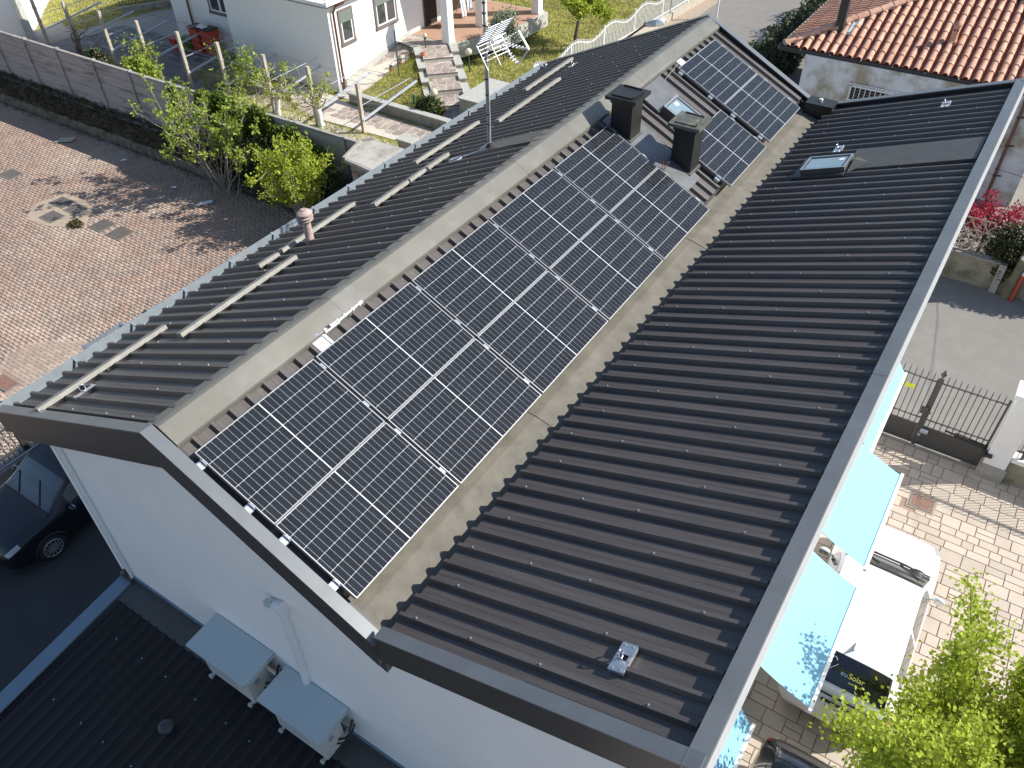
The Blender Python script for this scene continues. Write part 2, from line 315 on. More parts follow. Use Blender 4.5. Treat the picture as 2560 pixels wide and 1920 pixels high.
def sheets(parent, x0, x1, zf, nrm, y0, y1, first, pitch, mt, gap=None, lift=0):
    """ribbed sheets, one object per metre, ribs run down the slope; gap = (xa, xb, ya, yb) left without ribs"""
    prof0 = [(-.042, 0), (-.024, .052), (.016, .052), (.042, 0)]
    ys = []; y = first
    ribs = [first + i * pitch for i in range(int((y1 - first) / pitch) + 1) if first + i * pitch < y1 - .05]
    starts = list(range(0, len(ribs), 4)); seams = [y0] + [ribs[i] - pitch / 2 for i in starts[1:]] + [y1]
    for k, i in enumerate(starts):
        a, b = seams[k], seams[k + 1]; rr = ribs[i:i + 4]; P = [(a, 0)]
        for r_ in rr:
            P += [(r_ + q, h) for q, h in prof0]
            if r_ != rr[-1]: P += [(r_ + pitch * .36, 0), (r_ + pitch * .365, .0015), (r_ + pitch * .385, .0015), (r_ + pitch * .39, 0), (r_ + pitch * .61, 0), (r_ + pitch * .615, .0015), (r_ + pitch * .635, .0015), (r_ + pitch * .64, 0)]
        P += [(b, 0)]
        mb = MB(); n = len(P); dz = (k % 2) * .0012 + lift
        for (xa, xb) in ([(x0, x1)] if not gap or b < gap[2] or a > gap[3] else gap[0]):
            A = [Vector((xa, y, zf(xa))) + nrm * (h + dz) for y, h in P]; B = [Vector((xb, y, zf(xb))) + nrm * (h + dz) for y, h in P]
            A2 = [p - nrm * .006 for p in A]; B2 = [p - nrm * .006 for p in B]
            mb.add(A + B + A2 + B2, [(j, j + 1, n + j + 1, n + j) for j in range(n - 1)] + [(2 * n + j + 1, 2 * n + j, 3 * n + j, 3 * n + j + 1) for j in range(n - 1)] + [(j + 1, j, 2 * n + j, 2 * n + j + 1) for j in range(n - 1)] + [(n + j, n + j + 1, 3 * n + j + 1, 3 * n + j) for j in range(n - 1)])
        part('roof_panel', mb, mt, parent)
    return ribs
def deck(name, x0, x1, zf, y0, y1, t=.14, d=.012):
    mb = MB(); mb.slab([(x0, y0, zf(x0) - d), (x0, y0, zf(x0) - d - t), (x1, y0, zf(x1) - d - t), (x1, y0, zf(x1) - d)], (0, y1 - y0, 0)); return part(name, mb, M['fascia'], house)
dL = deck('left_roof', -4.14, -.47, zL, -.10, 13.95); dC = deck('centre_roof', -.43, 1.79, zC, -.10, 13.95, t=.10); dR = deck('right_roof', 2.44, 5.38, zR, -.10, YFR)
ribsL = sheets(dL, -4.17, -.46, zL, nL, -.10, 13.95, .004, .2465, M['sheet'])
ribsC = sheets(dC, -.44, 1.80, zC, nC, -.10, 13.95, .135, .2465, M['sheet'])
ribsR = sheets(dR, 2.385, 5.405, zR, nR, -.10, YFR, .165, .2465, M['sheet'])
# screws on the rib crests
def screws(parent, zf, nrm, spots):
    mb = MB()
    for x, y in spots:
        p = Vector((x, y, zf(x))) + nrm * .053
        mb.tube([p, p + nrm * .006], .012, 8); mb.tube([p + nrm * .006, p + nrm * .014], .006, 6)
    part('roof_screws', mb, M['screw'], parent, kind='stuff')
sp = []
for i, y in enumerate(ribsR):
    if y > 10.6 and y < 11.7: continue
    for x in ((2.62, 3.3, 4.0, 5.05) if i % 4 == 0 else (2.75, 4.4) if i % 4 == 2 else ()): sp.append((x + random.uniform(-.05, .05), y))
screws(dR, zR, nR, sp)
sp = []
for i, y in enumerate(ribsL):
    for x in ((-3.9, -3.2, -2.35, -1.5, -.9) if i % 4 == 0 else (-4.0, -2.8, -1.2) if i % 4 == 2 else ()): sp.append((x + random.uniform(-.06, .06), y))
screws(dL, zL, nL, sp)
screws(dC, zC, nC, [(x, y) for i, y in enumerate(ribsC) for x in ((-.05,) if i % 3 == 0 else ()) ] + [(x, y) for y in ribsC[36:40] for x in (.5, 1.2, 1.8)] + [(x, ribsC[-1]) for x in (-.1, .5, 1.1, 1.7)])
# ridge cap in lapped lengths
seam = [-.06, 2.47, 5.22, 6.55, 7.93, 10.48, 13.1, 13.9]
for k in range(len(seam) - 1):
    mb = MB(); a, b = seam[k], seam[k + 1] + .05; e = .003 * (k % 2)
    P = [(-.60, 7.695), (-.60, 7.745 + e), (-.47, 7.808 + e), (-.43, 7.815 + e), (-.39, 7.805 + e), (-.165, 7.672 + e), (-.160, 7.645), (-.165, 7.600), (-.175, 7.600), (-.172, 7.655), (-.40, 7.79), (-.58, 7.73), (-.59, 7.695)]
    mb.slab([(x, a, z) for x, z in P], (0, b - a, 0)); part('ridge_cap', mb, M['ridge'], house)
# valley gutter floor
mb = MB(); mb.slab([(1.74, -.08, 6.44), (1.74, -.08, 6.26), (2.52, -.08, 6.22), (2.52, -.08, 6.30), (2.36, -.08, 6.30), (2.0, -.08, 6.40), (1.86, -.08, 6.415)], (0, 13.9, 0))
vg = part('valley_gutter', mb, M['valley'], house)
for y in (3.3, 8.05):
    mb = MB(); mb.slab([(1.88, y, 6.40), (2.01, y, 6.385), (2.36, y, 6.29), (2.36, y, 6.306), (2.01, y, 6.407), (1.88, y, 6.42)], (0, .07, 0)); part('gutter_joint', mb, M['valley'], house)
mb = MB(); mb.slab([(2.505, -.08, 6.20), (2.545, -.08, 6.20), (2.545, -.08, 6.50), (2.505, -.08, 6.485)], (0, 13.9, 0)); part('gutter_back_wall', mb, M['dflash'], house)
# barge boards and caps at the near and far gables
def barge(xs, zf, y, depth1, depth2, near=True):
    s = 1 if near else -1
    (xa, xb) = xs
    mb = MB(); h0 = .075
    # cap
    mb.slab([(xa, y, zf(xa) + h0), (xb, y, zf(xb) + h0), (xb, y + s * .145, zf(xb) + h0), (xa, y + s * .145, zf(xa) + h0)], (0, 0, -.02)); part('verge_cap', mb, M['trim'], house)
    mb = MB(); mb.slab([(xa, y + s * .006, zf(xa) + h0 - .02), (xb, y + s * .006, zf(xb) + h0 - .02), (xb, y + s * .006, zf(xb) + h0 - depth1), (xa, y + s * .006, zf(xa) + h0 - depth1)], (0, s * .05, 0)); part('barge_board', mb, M['fascia'], house)
    mb = MB(); mb.slab([(xa, y + s * .085, zf(xa) + h0 - .1), (xb, y + s * .085, zf(xb) + h0 - .1), (xb, y + s * .085, zf(xb) + h0 - depth2), (xa, y + s * .085, zf(xa) + h0 - depth2)], (0, s * .12, 0)); part('lower_barge_board', mb, M['fascia'], house)
barge((-4.36, -.452), zL, -.225, .40, .62); barge((-.448, 2.34), lambda x: zC(x) + (.05 if x < 0 else 0), -.225, .40, .66); barge((2.342, 5.53), lambda x: zR(x) + (.02 if x < 3 else .03), -.205, .40, .63)
barge((-4.36, -.452), zL, 14.07, .35, .5, False); barge((-.448, 2.0), lambda x: zC(x) + (.05 if x < 0 else 0), 14.07, .35, .5, False); barge((2.342, 5.53), lambda x: zR(x) + .02, 14.16, .35, .5, False)
# right-hand parapet cap, outer white band
mb = MB(); zc_ = 7.655
mb.slab([(5.405, -.2, zc_ - .02), (5.56, -.2, zc_ + .01), (5.56, -.2, zc_ - .24), (5.53, -.2, zc_ - .24), (5.53, -.2, zc_ - .02), (5.42, -.2, zc_ - .05), (5.42, -.2, zR(5.42) - .02), (5.405, -.2, zR(5.405) - .02)], (0, 4.95, 0)); part('parapet_cap', mb, M['trim'], house)
for a, b, e in ((4.75, 9.95, .003), (9.95, 14.15, 0)):
    mb = MB(); mb.slab([(5.405, a, zc_ - .02 + e), (5.56, a, zc_ + .01 + e), (5.56, a, zc_ - .24), (5.53, a, zc_ - .24), (5.53, a, zc_ - .02), (5.42, a, zc_ - .05), (5.42, a, zR(5.42) - .02), (5.405, a, zR(5.405) - .02)], (0, b - a, 0)); part('parapet_cap', mb, M['trim'], house)
mb = MB(); mb.slab([(5.563, -.17, 7.56), (5.60, -.17, 7.56), (5.60, -.17, 7.36), (5.563, -.17, 7.36)], (0, 14.3, 0)); part('eave_band', mb, M['bandw'], house)
mb = MB(); mb.box(5.05, 5.56, -.1, 14.1, 7.28, 7.355); part('soffit', mb, M['wall2'], house)
mb = MB(); mb.box(5.06, 5.52, -.17, -.04, 6.55, 6.93); part('eave_return', mb, M['wall2'], house)
# left eave gutter
mb = MB(); zg = zL(-4.17) - .03
mb.slab([(x, -.18, z) for x, z in ((-4.16, zg), (-4.16, zg - .15), (-4.40, zg - .15), (-4.42, zg - .01), (-4.455, zg - .005), (-4.455, zg - .03), (-4.435, zg - .03), (-4.415, zg - .17), (-4.15, zg - .17), (-4.15, zg))], (0, 14.2, 0)); gut = part('eave_gutter', mb, M['gutter'], house)
for y in (1.02, 2.01, 3.01, 3.97, 4.95, 5.97, 6.91, 7.98, 8.94, 9.9, 10.82, 11.9, 12.88, 13.8):
    mb = MB(); mb.slab([(-4.14, y, zg + .012), (-4.25, y, zg - .05), (-4.46, y, zg + .006), (-4.47, y, zg - .04), (-4.45, y, zg - .04), (-4.44, y, zg - .006), (-4.25, y, zg - .065), (-4.14, y, zg)], (0, .045, 0)); part('gutter_bracket', mb, M['gutter'], gut)
mb = MB(); mb.box(-4.43, -4.20, -.19, -.10, zg - .30, zg - .1); part('gutter_end', mb, M['fascia'], house)
# flat flashing strips
mb = MB(); h = nL * .058
mb.slab([Vector((-.6, 7.34, zL(-.6))) + h, Vector((-.6, 7.86, zL(-.6))) + h, Vector((-1.75, 7.80, zL(-1.75))) + h, Vector((-1.75, 7.42, zL(-1.75))) + h], -nL * .04); part('mast_flashing', mb, M['dflash'], house)
mb = MB(); h = nR * .062
mb.slab([Vector((3.55, 10.62, zR(3.55))) + h, Vector((5.40, 10.68, zR(5.40))) + h, Vector((5.40, 11.56, zR(5.40))) + h, Vector((3.55, 11.50, zR(3.55))) + h], -nR * .05); part('flashing_strip', mb, M['dflash'], house)
mb = MB(); h = nR * .0595
mb.slab([Vector((2.78, 10.44, zR(2.78))) + h, Vector((3.60, 10.44, zR(3.60))) + h, Vector((3.60, 11.2, zR(3.60))) + h, Vector((2.78, 11.2, zR(2.78))) + h], -nR * .045); part('skylight_apron', mb, M['dflash'], house)
mb = MB(); h = nC * .060
mb.slab([Vector((-.17, 10.15, zC(-.17))) + h, Vector((-.17, 11.06, zC(-.17))) + h, Vector((.30, 10.98, zC(.30))) + h, Vector((.30, 10.12, zC(.3))) + h], -nC * .045); part('skylight_apron', mb, M['flash'], house)
mb = MB()
mb.slab([Vector((-.17, 8.83, zC(-.17))) + h, Vector((-.17, 9.6, zC(-.17))) + h, Vector((.40, 9.5, zC(.40))) + h, Vector((1.5, 9.35, zC(1.5))) + h, Vector((1.5, 8.83, zC(1.5))) + h], -nC * .045); part('chimney_apron', mb, M['flash'], house)
# cable trunk on the gable, hopper at the far end of the valley
mb = MB(); mb.tube([(-3.72, .055, 5.75), (-3.74, .055, 2.36)], .032, 10); part('cable_pipe', mb, M['pipew'], house, 40)
mb = MB(); mb.box(1.95, 2.50, 13.66, 14.05, 6.36, 6.62); hp = part('rain_hopper', mb, M['chim'], house)
mb = MB(); mb.lathe((2.20, 13.86, 6.62), [(.04, 0), (.04, .05), (.035, .055)], 12); part('hopper_spout', mb, M['aluw'], hp, 40)

# ================================================================ SOLAR PANELS
PL, PW_ = 1.718, 1.096
ex = Vector((math.cos(math.atan(TC)), 0, -math.sin(math.atan(TC)))); ey = Vector((0, 1, 0))
ROT = Matrix((ex.to_4d() * 1, ey.to_4d() * 1, nC.to_4d() * 1, Vector((0, 0, 0, 1)))).transposed(); ROT[3][0] = ROT[3][1] = ROT[3][2] = 0; ROT[0][3] = ROT[1][3] = ROT[2][3] = 0; ROT[3][3] = 1
cw, ch = .1755, .0705
def panel_meshes():
    fr = MB(); L, W = PL, PW_; t = .011; h = .035
    fr.box(0, W, 0, t, -h, 0); fr.box(0, W, L - t, L, -h, 0); fr.box(0, t, t, L - t, -h, 0); fr.box(W - t, W, t, L - t, -h, 0)
    bk = MB(); bk.box(t, W - t, t, L - t, -.010, -.004)
    ce = MB(); x, y = cw / 2, ch / 2; c = .004
    ce.slab([(-x, -y + c, 0), (-x + c, -y, 0), (x - c, -y, 0), (x, -y + c, 0), (x, y - c, 0), (x - c, y, 0), (-x + c, y, 0), (-x, y - c, 0)], (0, 0, .0012))
    return mesh_of('frame', fr, M['frame']), mesh_of('backsheet', bk, M['back']), mesh_of('cell', ce, M['cell'])
meF, meB, meC = panel_meshes()
def cell_spots():
    gx = .0038; gy = .0022; mid = .0135; x0 = (PW_ - 6 * cw - 5 * gx) / 2; tot = 24 * ch + 22 * gy + mid; y0 = (PL - tot) / 2
    for i in range(6):
        for j in range(24):
            yy = y0 + j * (ch + gy) + (mid - gy if j >= 12 else 0) + ch / 2; yield x0 + i * (cw + gx) + cw / 2, yy
spots = list(cell_spots())
def solar_panel(v, y, label, group):
    o = Vector((0, y, 7.6)) + ex * v
    t = thing('solar_panel', label, 'solar panel', o, group); B = Matrix.Translation(o) @ ROT
    inst('frame', meF, t, B); inst('backsheet', meB, t, B)
    for a, b in spots: inst('cell', meC, t, B @ Matrix.Translation((a, b, -.0045)))
    return t
def clamp(t, v, y, ln=.085, wd=.03, end=False):
    p = Vector((0, y, 7.6)) + ex * v; mb = MB()
    if end:
        mb.obox(p - nC * .03 + ey * -.042, ex * .048, ey * .036, nC * .003); mb.obox(p - nC * .015 - ey * .010, ex * .048, ey * .003, nC * .016); mb.obox(p + nC * .002 + ey * .002, ex * .03, ey * .014, nC * .0025); mb.obox(p - nC * .06 - ey * .04, ex * .045, ey * .03, nC * .03)
        for k in (-.025, 0, .025): mb.obox(p - nC * .025 + ex * k - ey * .045, ex * .006, ey * .03, nC * .004)
        part('mounting_bracket', mb, M['alu'], t)
    else:
        mb.obox(p - nC * .002, ex * ln / 2, ey * wd / 2, nC * .003); mb.obox(p - nC * .03, ex * ln / 2, ey * wd / 3, nC * .027); part('clamp', mb, M['alu'], t)
names = ['nearest the near gable', 'second from the near gable', 'third from the near gable', 'fourth from the near gable', 'beside the two chimneys']
for i in range(5):
    for j in range(2):
        side = 'ridge' if j == 0 else 'valley gutter'
        if i == 4 and j == 0: lb = 'solar panel against the far square chimney, on the ridge side'
        elif i == 4: lb = 'solar panel ending in front of the near square chimney, along the valley gutter'
        else: lb = f'dark gridded solar panel {names[i]}, in the row along the {side}'
        t = solar_panel(j * 1.108, i * 1.7606, lb, 'solar panels of the large near array')
        for vv in ((.14, .80) if j == 0 else (.17, .84)):
            if i == 0: clamp(t, j * 1.108 + vv, -.005, end=True)
            clamp(t, j * 1.108 + vv, i * 1.7606 + PL + .013)
ta = solar_panel(-.02, 11.62, 'solar panel at the far end of the roof directly below the ridge cap', 'solar panels at the far end of the roof')
tb = solar_panel(1.088, 11.62, 'solar panel at the far gable whose lower edge meets the valley gutter', 'solar panels at the far end of the roof')
tc_ = solar_panel(1.112, 9.68, 'single solar panel behind the near chimney beside the valley gutter', 'solar panels at the far end of the roof')
for t, v, y in ((ta, .08, 11.62), (ta, .80, 11.62), (tb, 1.35, 11.62), (tb, 2.0, 11.62), (tc_, 1.95, 9.68), (tc_, 1.3, 9.68)): clamp(t, v, y - .005, end=True)
for t, v, y in ((ta, .2, 11.62), (ta, .9, 11.62), (tb, 1.3, 11.62), (tb, 1.9, 11.62), (tc_, 1.4, 9.68), (tc_, 1.95, 9.68)): clamp(t, v, y + PL + .01)

# ================================================================ THINGS ON THE ROOF
def bar(p, q, label, sh=None):   # loose light-grey profile on the left slope
    a = Vector((p[0], p[1], zL(p[0]))) + nL * .075; b = Vector((q[0], q[1], zL(q[0]))) + nL * .075; mb = MB(); mb.beam(a, b, .115, .06, up=nL)
    t = thing('roof_bar', label, 'metal bar', a, 'light grey bars laid across the left roof ribs'); part('profile', mb, M['bar'], t)
    n = max(2, int((b - a).length / .8)); mb = MB()
    for i in range(n + 1):
        c = a.lerp(b, (i + .15) / (n + .3)) - nL * .045; mb.obox(c, ey * .02, nL.cross(ey) * .05, nL * .016)
    part('rubber_feet', mb, M['dark'], t)
bar((-3.13, -.12), (-3.16, 1.86), 'light grey metal bar at the near gable corner, close to the left gutter')
bar((-2.41, 1.61), (-2.46, 3.78), 'long light grey metal bar midslope, just nearer than the clay flue')
bar((-3.13, 3.59), (-3.10, 3.98), 'short light grey bar piece nearest the clay flue base')
bar((-3.14, 4.08), (-3.16, 5.79), 'light grey metal bar passing behind the clay flue along the gutter')
bar((-2.43, 5.51), (-2.47, 6.42), 'light grey bar between flue and mast, lower half of a butted pair')
bar((-2.47, 6.46), (-2.50, 7.6), 'light grey bar between flue and mast, upper half of a butted pair')
bar((-3.19, 7.49), (-3.16, 9.46), 'light grey bar close to the gutter, left of the antenna mast')
bar((-2.47, 9.13), (-2.56, 11.55), 'light grey bar beyond the antenna mast, on the middle of the slope')
bar((-3.26, 11.31), (-3.34, 13.43), 'farthest light grey bar, reaching the far verge of the left roof')
# clay flue
fx, fy, fz = -2.885, 4.46, 6.64
t = thing('clay_flue', 'pinkish round clay flue with ringed mushroom cap on the left roof', 'flue', (fx, fy, fz))
mb = MB(); mb.lathe((fx, fy, fz), [(.068, 0), (.068, .12), (.072, .13), (.066, .15), (.064, .45)], 20); part('flue_pipe', mb, M['terraflue'], t, 40)
mb = MB(); mb.lathe((fx, fy, fz + .43), [(.066, 0), (.10, .02), (.122, .045), (.085, .06), (.085, .07), (.125, .085), (.128, .095), (.09, .11), (.09, .12), (.122, .135), (.122, .155), (.09, .185), (.05, .20), (.048, .212), (.001, .214)], 24); part('flue_cap', mb, M['terraflue'], t, 40)
mb = MB(); mb.lathe((fx, fy, fz - .02), [(.11, 0), (.08, .06), (.072, .065)], 16); part('collar', mb, M['dflash'], t, 40)
# square chimneys
def chimney(x0, x1, y0, y1, ztop, label, capm, dx=.09):
    zb = zC(x1) - .1
    t = thing('square_chimney', label, 'chimney', ((x0 + x1) / 2, (y0 + y1) / 2, zb), 'black square sheet-metal chimneys')
    mb = MB(); mb.box(x0, x1, y0, y1, zb, ztop - .10); part('stack', mb, M['chim'], t)
    mb = MB(); mb.box(x0 - .02, x1 + .02, y0 - .02, y1 + .02, ztop - .16, ztop - .12); part('collar', mb, M['chim'], t)
    mb = MB(); d = dx; mb.hexa([(x0 - d, y0 - d, ztop - .09), (x1 + d, y0 - d, ztop - .09), (x1 + d, y1 + d, ztop - .09), (x0 - d, y1 + d, ztop - .09), (x0 - d, y0 - d, ztop - .035), (x1 + d, y0 - d, ztop - .035), (x1 + d, y1 + d, ztop - .035), (x0 - d, y1 + d, ztop - .035)]); part('cap_plate', mb, capm, t)
    mb = MB(); mb.box(x0 + .0, x1 - .0, y0 - .02, y1 + .02, ztop - .035, ztop - .012); mb.beam((x0 + .02, y1 - .0, ztop), (x1, y1 - .02, ztop), .02, .02); mb.beam((x1 + .01, y0, ztop - .004), (x1 + .01, y1, ztop - .004), .02, .024); part('cap_lid', mb, capm, t)
    mb = MB(); e = .03; zf = lambda x: zC(x) + .055
    mb.hexa([(x0 - e, y0 - e, zf(x0) - .02), (x1 + e, y0 - e, zf(x1 + e) - .02), (x1 + e, y1 + e, zf(x1 + e) - .02), (x0 - e, y1 + e, zf(x0) - .02), (x0 - e, y0 - e, zf(x0) + .03), (x1 + e, y0 - e, zf(x1 + e) + .03), (x1 + e, y1 + e, zf(x1 + e) + .03), (x0 - e, y1 + e, zf(x0) + .03)]); part('base_flashing', mb, M['dflash'], t)
chimney(.0, .38, 8.87, 9.25, 8.12, 'far black square chimney beside the ridge, with dark grey cap', M['chim'])
chimney(1.0, 1.37, 9.23, 9.60, 7.75, 'near black square chimney at midslope with greenish weathered cap', M['chimtop'])
# skylights
def skylight(c, u, v, nrm, hu, hv, label, lab=(0, 0)):
    c = Vector(c); t = thing('skylight', label, 'skylight', c); hgt = .07
    mb = MB()
    for s in (-1, 1): mb.obox(c + v * (hv - .025) * s + nrm * .03, u * hu, v * .028, nrm * hgt); mb.obox(c + u * (hu - .025) * s + nrm * .03, u * .028, v * (hv - .05), nrm * hgt)
    part('frame', mb, M['dflash'], t)
    mb = MB()
    for s in (-1, 1): mb.obox(c + v * (hv - .012) * s + nrm * .103, u * hu, v * .014, nrm * .004); mb.obox(c + u * (hu - .012) * s + nrm * .103, u * .014, v * (hv - .026), nrm * .004)
    part('edge_trim', mb, M['alu'], t)
    mb = MB(); mb.obox(c + nrm * .085, u * (hu - .045), v * (hv - .045), nrm * .004); g = part('pane', mb, M['skyglass'], t)
    mb = MB(); mb.obox(c + u * lab[0] + v * lab[1] + nrm * .092, u * .04, v * .05, nrm * .0015); part('sticker', mb, M['white'], g)
    return t
uR = Vector((1, 0, TR)).normalized()
skylight((3.24, 10.80, zR(3.24) + .05), uR, ey, nR, .37, .28, 'closed roof window set in the right roof slope before a flat flashing strip', (.22, .10))
skylight((.62, 10.47, zC(.62) + .06), ex, ey, nC, .34, .27, 'pale blue roof window behind the two chimneys on the centre slope', (-.22, .06))
mb = MB(); mb.add([(3.62, 10.48, zR(3.62) + .06), (3.88, 10.86, zR(3.88) + .06), (3.62, 11.18, zR(3.62) + .06), (3.62, 10.84, zR(3.62) + .15)], [(0, 1, 3), (1, 2, 3), (2, 0, 3)]); part('back_kerb', mb, M['dflash'], bpy.data.objects['skylight'])
# anchor plates
def anchor(c, u, nrm, label, L=.13, W=.07):
    c = Vector(c); v = ey; t = thing('anchor_plate', label, 'roof anchor', c, 'galvanised anchor plates bridging two ribs'); mb = MB()
    # plate spans along y over two ribs
    mb.obox(c + v * .085, u * W, v * .055, nrm * .003); mb.obox(c - v * .085, u * W, v * .055, nrm * .003); mb.obox(c + u * (W - .016), u * .016, v * .04, nrm * .003); mb.obox(c - u * (W - .016), u * .016, v * .04, nrm * .003)
    mb.obox(c - v * .142 - nrm * .018, u * W, v * .003, nrm * .02); mb.obox(c + v * .142 - nrm * .018, u * W, v * .003, nrm * .02); mb.obox(c + u * W - nrm * .014, u * .003, v * .13, nrm * .014)
    part('plate', mb, M['alu'], t)
    mb = MB(); k = [c - v * .03 + nrm * .005]
    for i in range(13):
        a = math.pi * i / 12 * 1.9 + .2; k.append(c - u * .01 + nrm * (.05 - .042 * math.cos(a)) + v * (.036 * math.sin(a)))
    mb.tube(k, .009, 8); part('ring', mb, M['chrome'], t, 60)
    mb = MB()
    for a_, b_ in ((-.04, -.12), (.04, -.12), (-.04, .12), (.04, .12)): mb.tube([c + u * a_ + v * b_, c + u * a_ + v * b_ + nrm * .012], .009, 8)
    part('bolts', mb, M['screw'], t)
anchor((4.61, .49, zR(4.61) + .055), uR, nR, 'galvanised anchor plate with ring near the close corner of the right roof', W=.075)
anchor((4.49, 13.36, zR(4.49) + .055), uR, nR, 'anchor plate near the far right corner of the right roof')
anchor((3.19, 11.62, zR(3.19) + .055), uR, nR, 'anchor plate just behind the roof window of the right slope')
uL = Vector((-1, 0, -TL)).normalized()
anchor((-2.80, .36, zL(-2.8) + .055), uL, nL, 'anchor plate beside the first light grey bar at the near left corner', W=.05)
anchor((-2.94, 12.75, zL(-2.94) + .055), uL, nL, 'anchor plate at the farthest grey bar on the left roof', W=.05)
# lifeline
c = Vector((-.10, 1.99, zC(-.10) + .06))
t = thing('lifeline_plate', 'white end plate of the lifeline by the near part of the ridge', 'roof anchor', c, 'lifeline end plates by the ridge'); mb = MB()
mb.obox(c, ex * .10, ey * .105, nC * .004); mb.obox(c - ex * .12, ex * .05, ey * .05, nC * .004); mb.obox(c - ey * .105 - nC * .02, ex * .10, ey * .003, nC * .022); mb.obox(c + ey * .07 + nC * .01, ex * .10, ey * .012, nC * .008)
part('plate', mb, M['aluw'], t)
mb = MB(); mb.tube([c + ex * .1 + ey * .09, c + ex * .15 + ey * .09], .012, 8); mb.tube([c + ex * .1 - ey * .09, c + ex * .15 - ey * .09], .012, 8); mb.tube([c - ex * .12 + nC * .005, c - ex * .12 + nC * .04], .025, 10); part('bolts', mb, M['alu'], t, 40)
c2 = Vector((-.13, 11.92, zC(-.13) + .06))
t2 = thing('lifeline_plate', 'white end plate of the lifeline above the farthest panels', 'roof anchor', c2, 'lifeline end plates by the ridge'); mb = MB()
mb.obox(c2, ex * .09, ey * .10, nC * .004); mb.obox(c2 - ey * .10 - nC * .02, ex * .09, ey * .003, nC * .022); mb.obox(c2 - ex * .12 + nC * .03, ex * .03, ey * .035, nC * .004); part('plate', mb, M['aluw'], t2)
mb = MB(); mb.tube([c2 - ex * .1 + nC * .004, c2 - ex * .1 + nC * .05], .025, 10); part('bolts', mb, M['alu'], t2, 40)
A = c - ex * .10 + nC * .035; B_ = c2 - ex * .10 + nC * .04
t = thing('lifeline_cable', 'steel safety cable stretched along the ridge between two white plates', 'cable', A)
mb = MB(); pts = [A.lerp(B_, i / 20) + Vector((0, 0, -.008 * math.sin(math.pi * i / 20))) for i in range(21)]
for p in pts[4:-1]: p.x = max(p.x, -.19)
mb.tube(pts, .006, 6); mb.tube([c2 + nC * .03, Vector((-.03, 11.0, zC(-.03) + .06))], .006, 6); part('cable', mb, M['bar'], t)
mb = MB(); mb.tube([A + ey * .1, A + ey * .34], .013, 8); mb.tube([A + ey * .1 + ex * .03, A + ey * .34 + ex * .03], .013, 8); mb.tube([A + ey * .34 + ex * .015, A + ey * .72], .016, 8)
for k in (.12, .22, .34, .46, .60, .72): mb.obox(A + ey * k + ex * .01, ex * .022, ey * .012, nC * .018)
mb.tube([A + ey * .72, A + ey * .78], .024, 8); part('tensioner', mb, M['aluw'], t, 40)
mb = MB(); mb.obox(A + ey * .19 + ex * .0 + nC * .0, ex * .02, ey * .03, nC * .016); part('tension_indicator', mb, M['dark'], t)
# red and grey wire tails by the array end
b0 = Vector((1.02, 8.86, zC(1.02) + .06)); t = thing('cable_tails', 'red and white cable ends poking up beyond the array near the chimney', 'cable', b0)
for k, (dx, dy, mm) in enumerate(((.0, .0, 'redp'), (.03, .01, 'redp'), (.05, .02, 'pipegrey'))):
    mb = MB(); mb.tube([b0 + Vector((dx, dy, 0)), b0 + Vector((dx * 1.3, dy, .07)), b0 + Vector((dx * 2, dy + .01, .14))], .006, 6); part('wire', mb, M[mm], t)
# television antenna
mx, my, mz = -1.58, 7.56, zL(-1.58)
t = thing('television_antenna', 'tall grey antenna mast with white television aerials on the left roof', 'antenna', (mx, my, mz))
mb = MB(); mb.tube([(mx, my, mz), (mx, my, mz + 1.35)], .028, 12); mb.tube([(mx, my, mz + 1.3), (mx, my, mz + 2.9)], .022, 12); part('mast', mb, M['mast'], t, 40)
mb = MB(); mb.lathe((mx, my, mz - .03), [(.085, 0), (.07, .06), (.04, .17), (.03, .19)], 16); part('rubber_boot', mb, M['dark'], t, 40)
mb = MB()
for z in (.45, .62, .95, 1.2, 1.55, 1.8, 2.02, 2.2, 2.35): mb.lathe((mx, my, mz + z), [(.031, 0), (.031, .022)], 12)
part('cable_ties', mb, M['dark'], t)
mb = MB(); mb.tube([(mx + .03, my - .01, mz + 1.9), (mx + .04, my, mz + 1.2), (mx + .035, my, mz + .6), (mx + .045, my - .02, mz + .15)], .007, 6); mb.tube([(mx + .03, my - .03, mz + .16), (mx - .1, my - .12, mz + .06)], .008, 6); part('coax_cable', mb, M['aluw'], t)
hz = mz + 1.83; boom0 = Vector((mx - .03, my, hz)); bd = Vector((.99, .03, -.03)).normalized()
mb = MB(); mb.tube([boom0, boom0 + bd * .30], .012, 8); mb.obox(boom0, (.045, 0, 0), (0, .03, 0), (0, 0, .035)); part('boom', mb, M['aluw'], t)
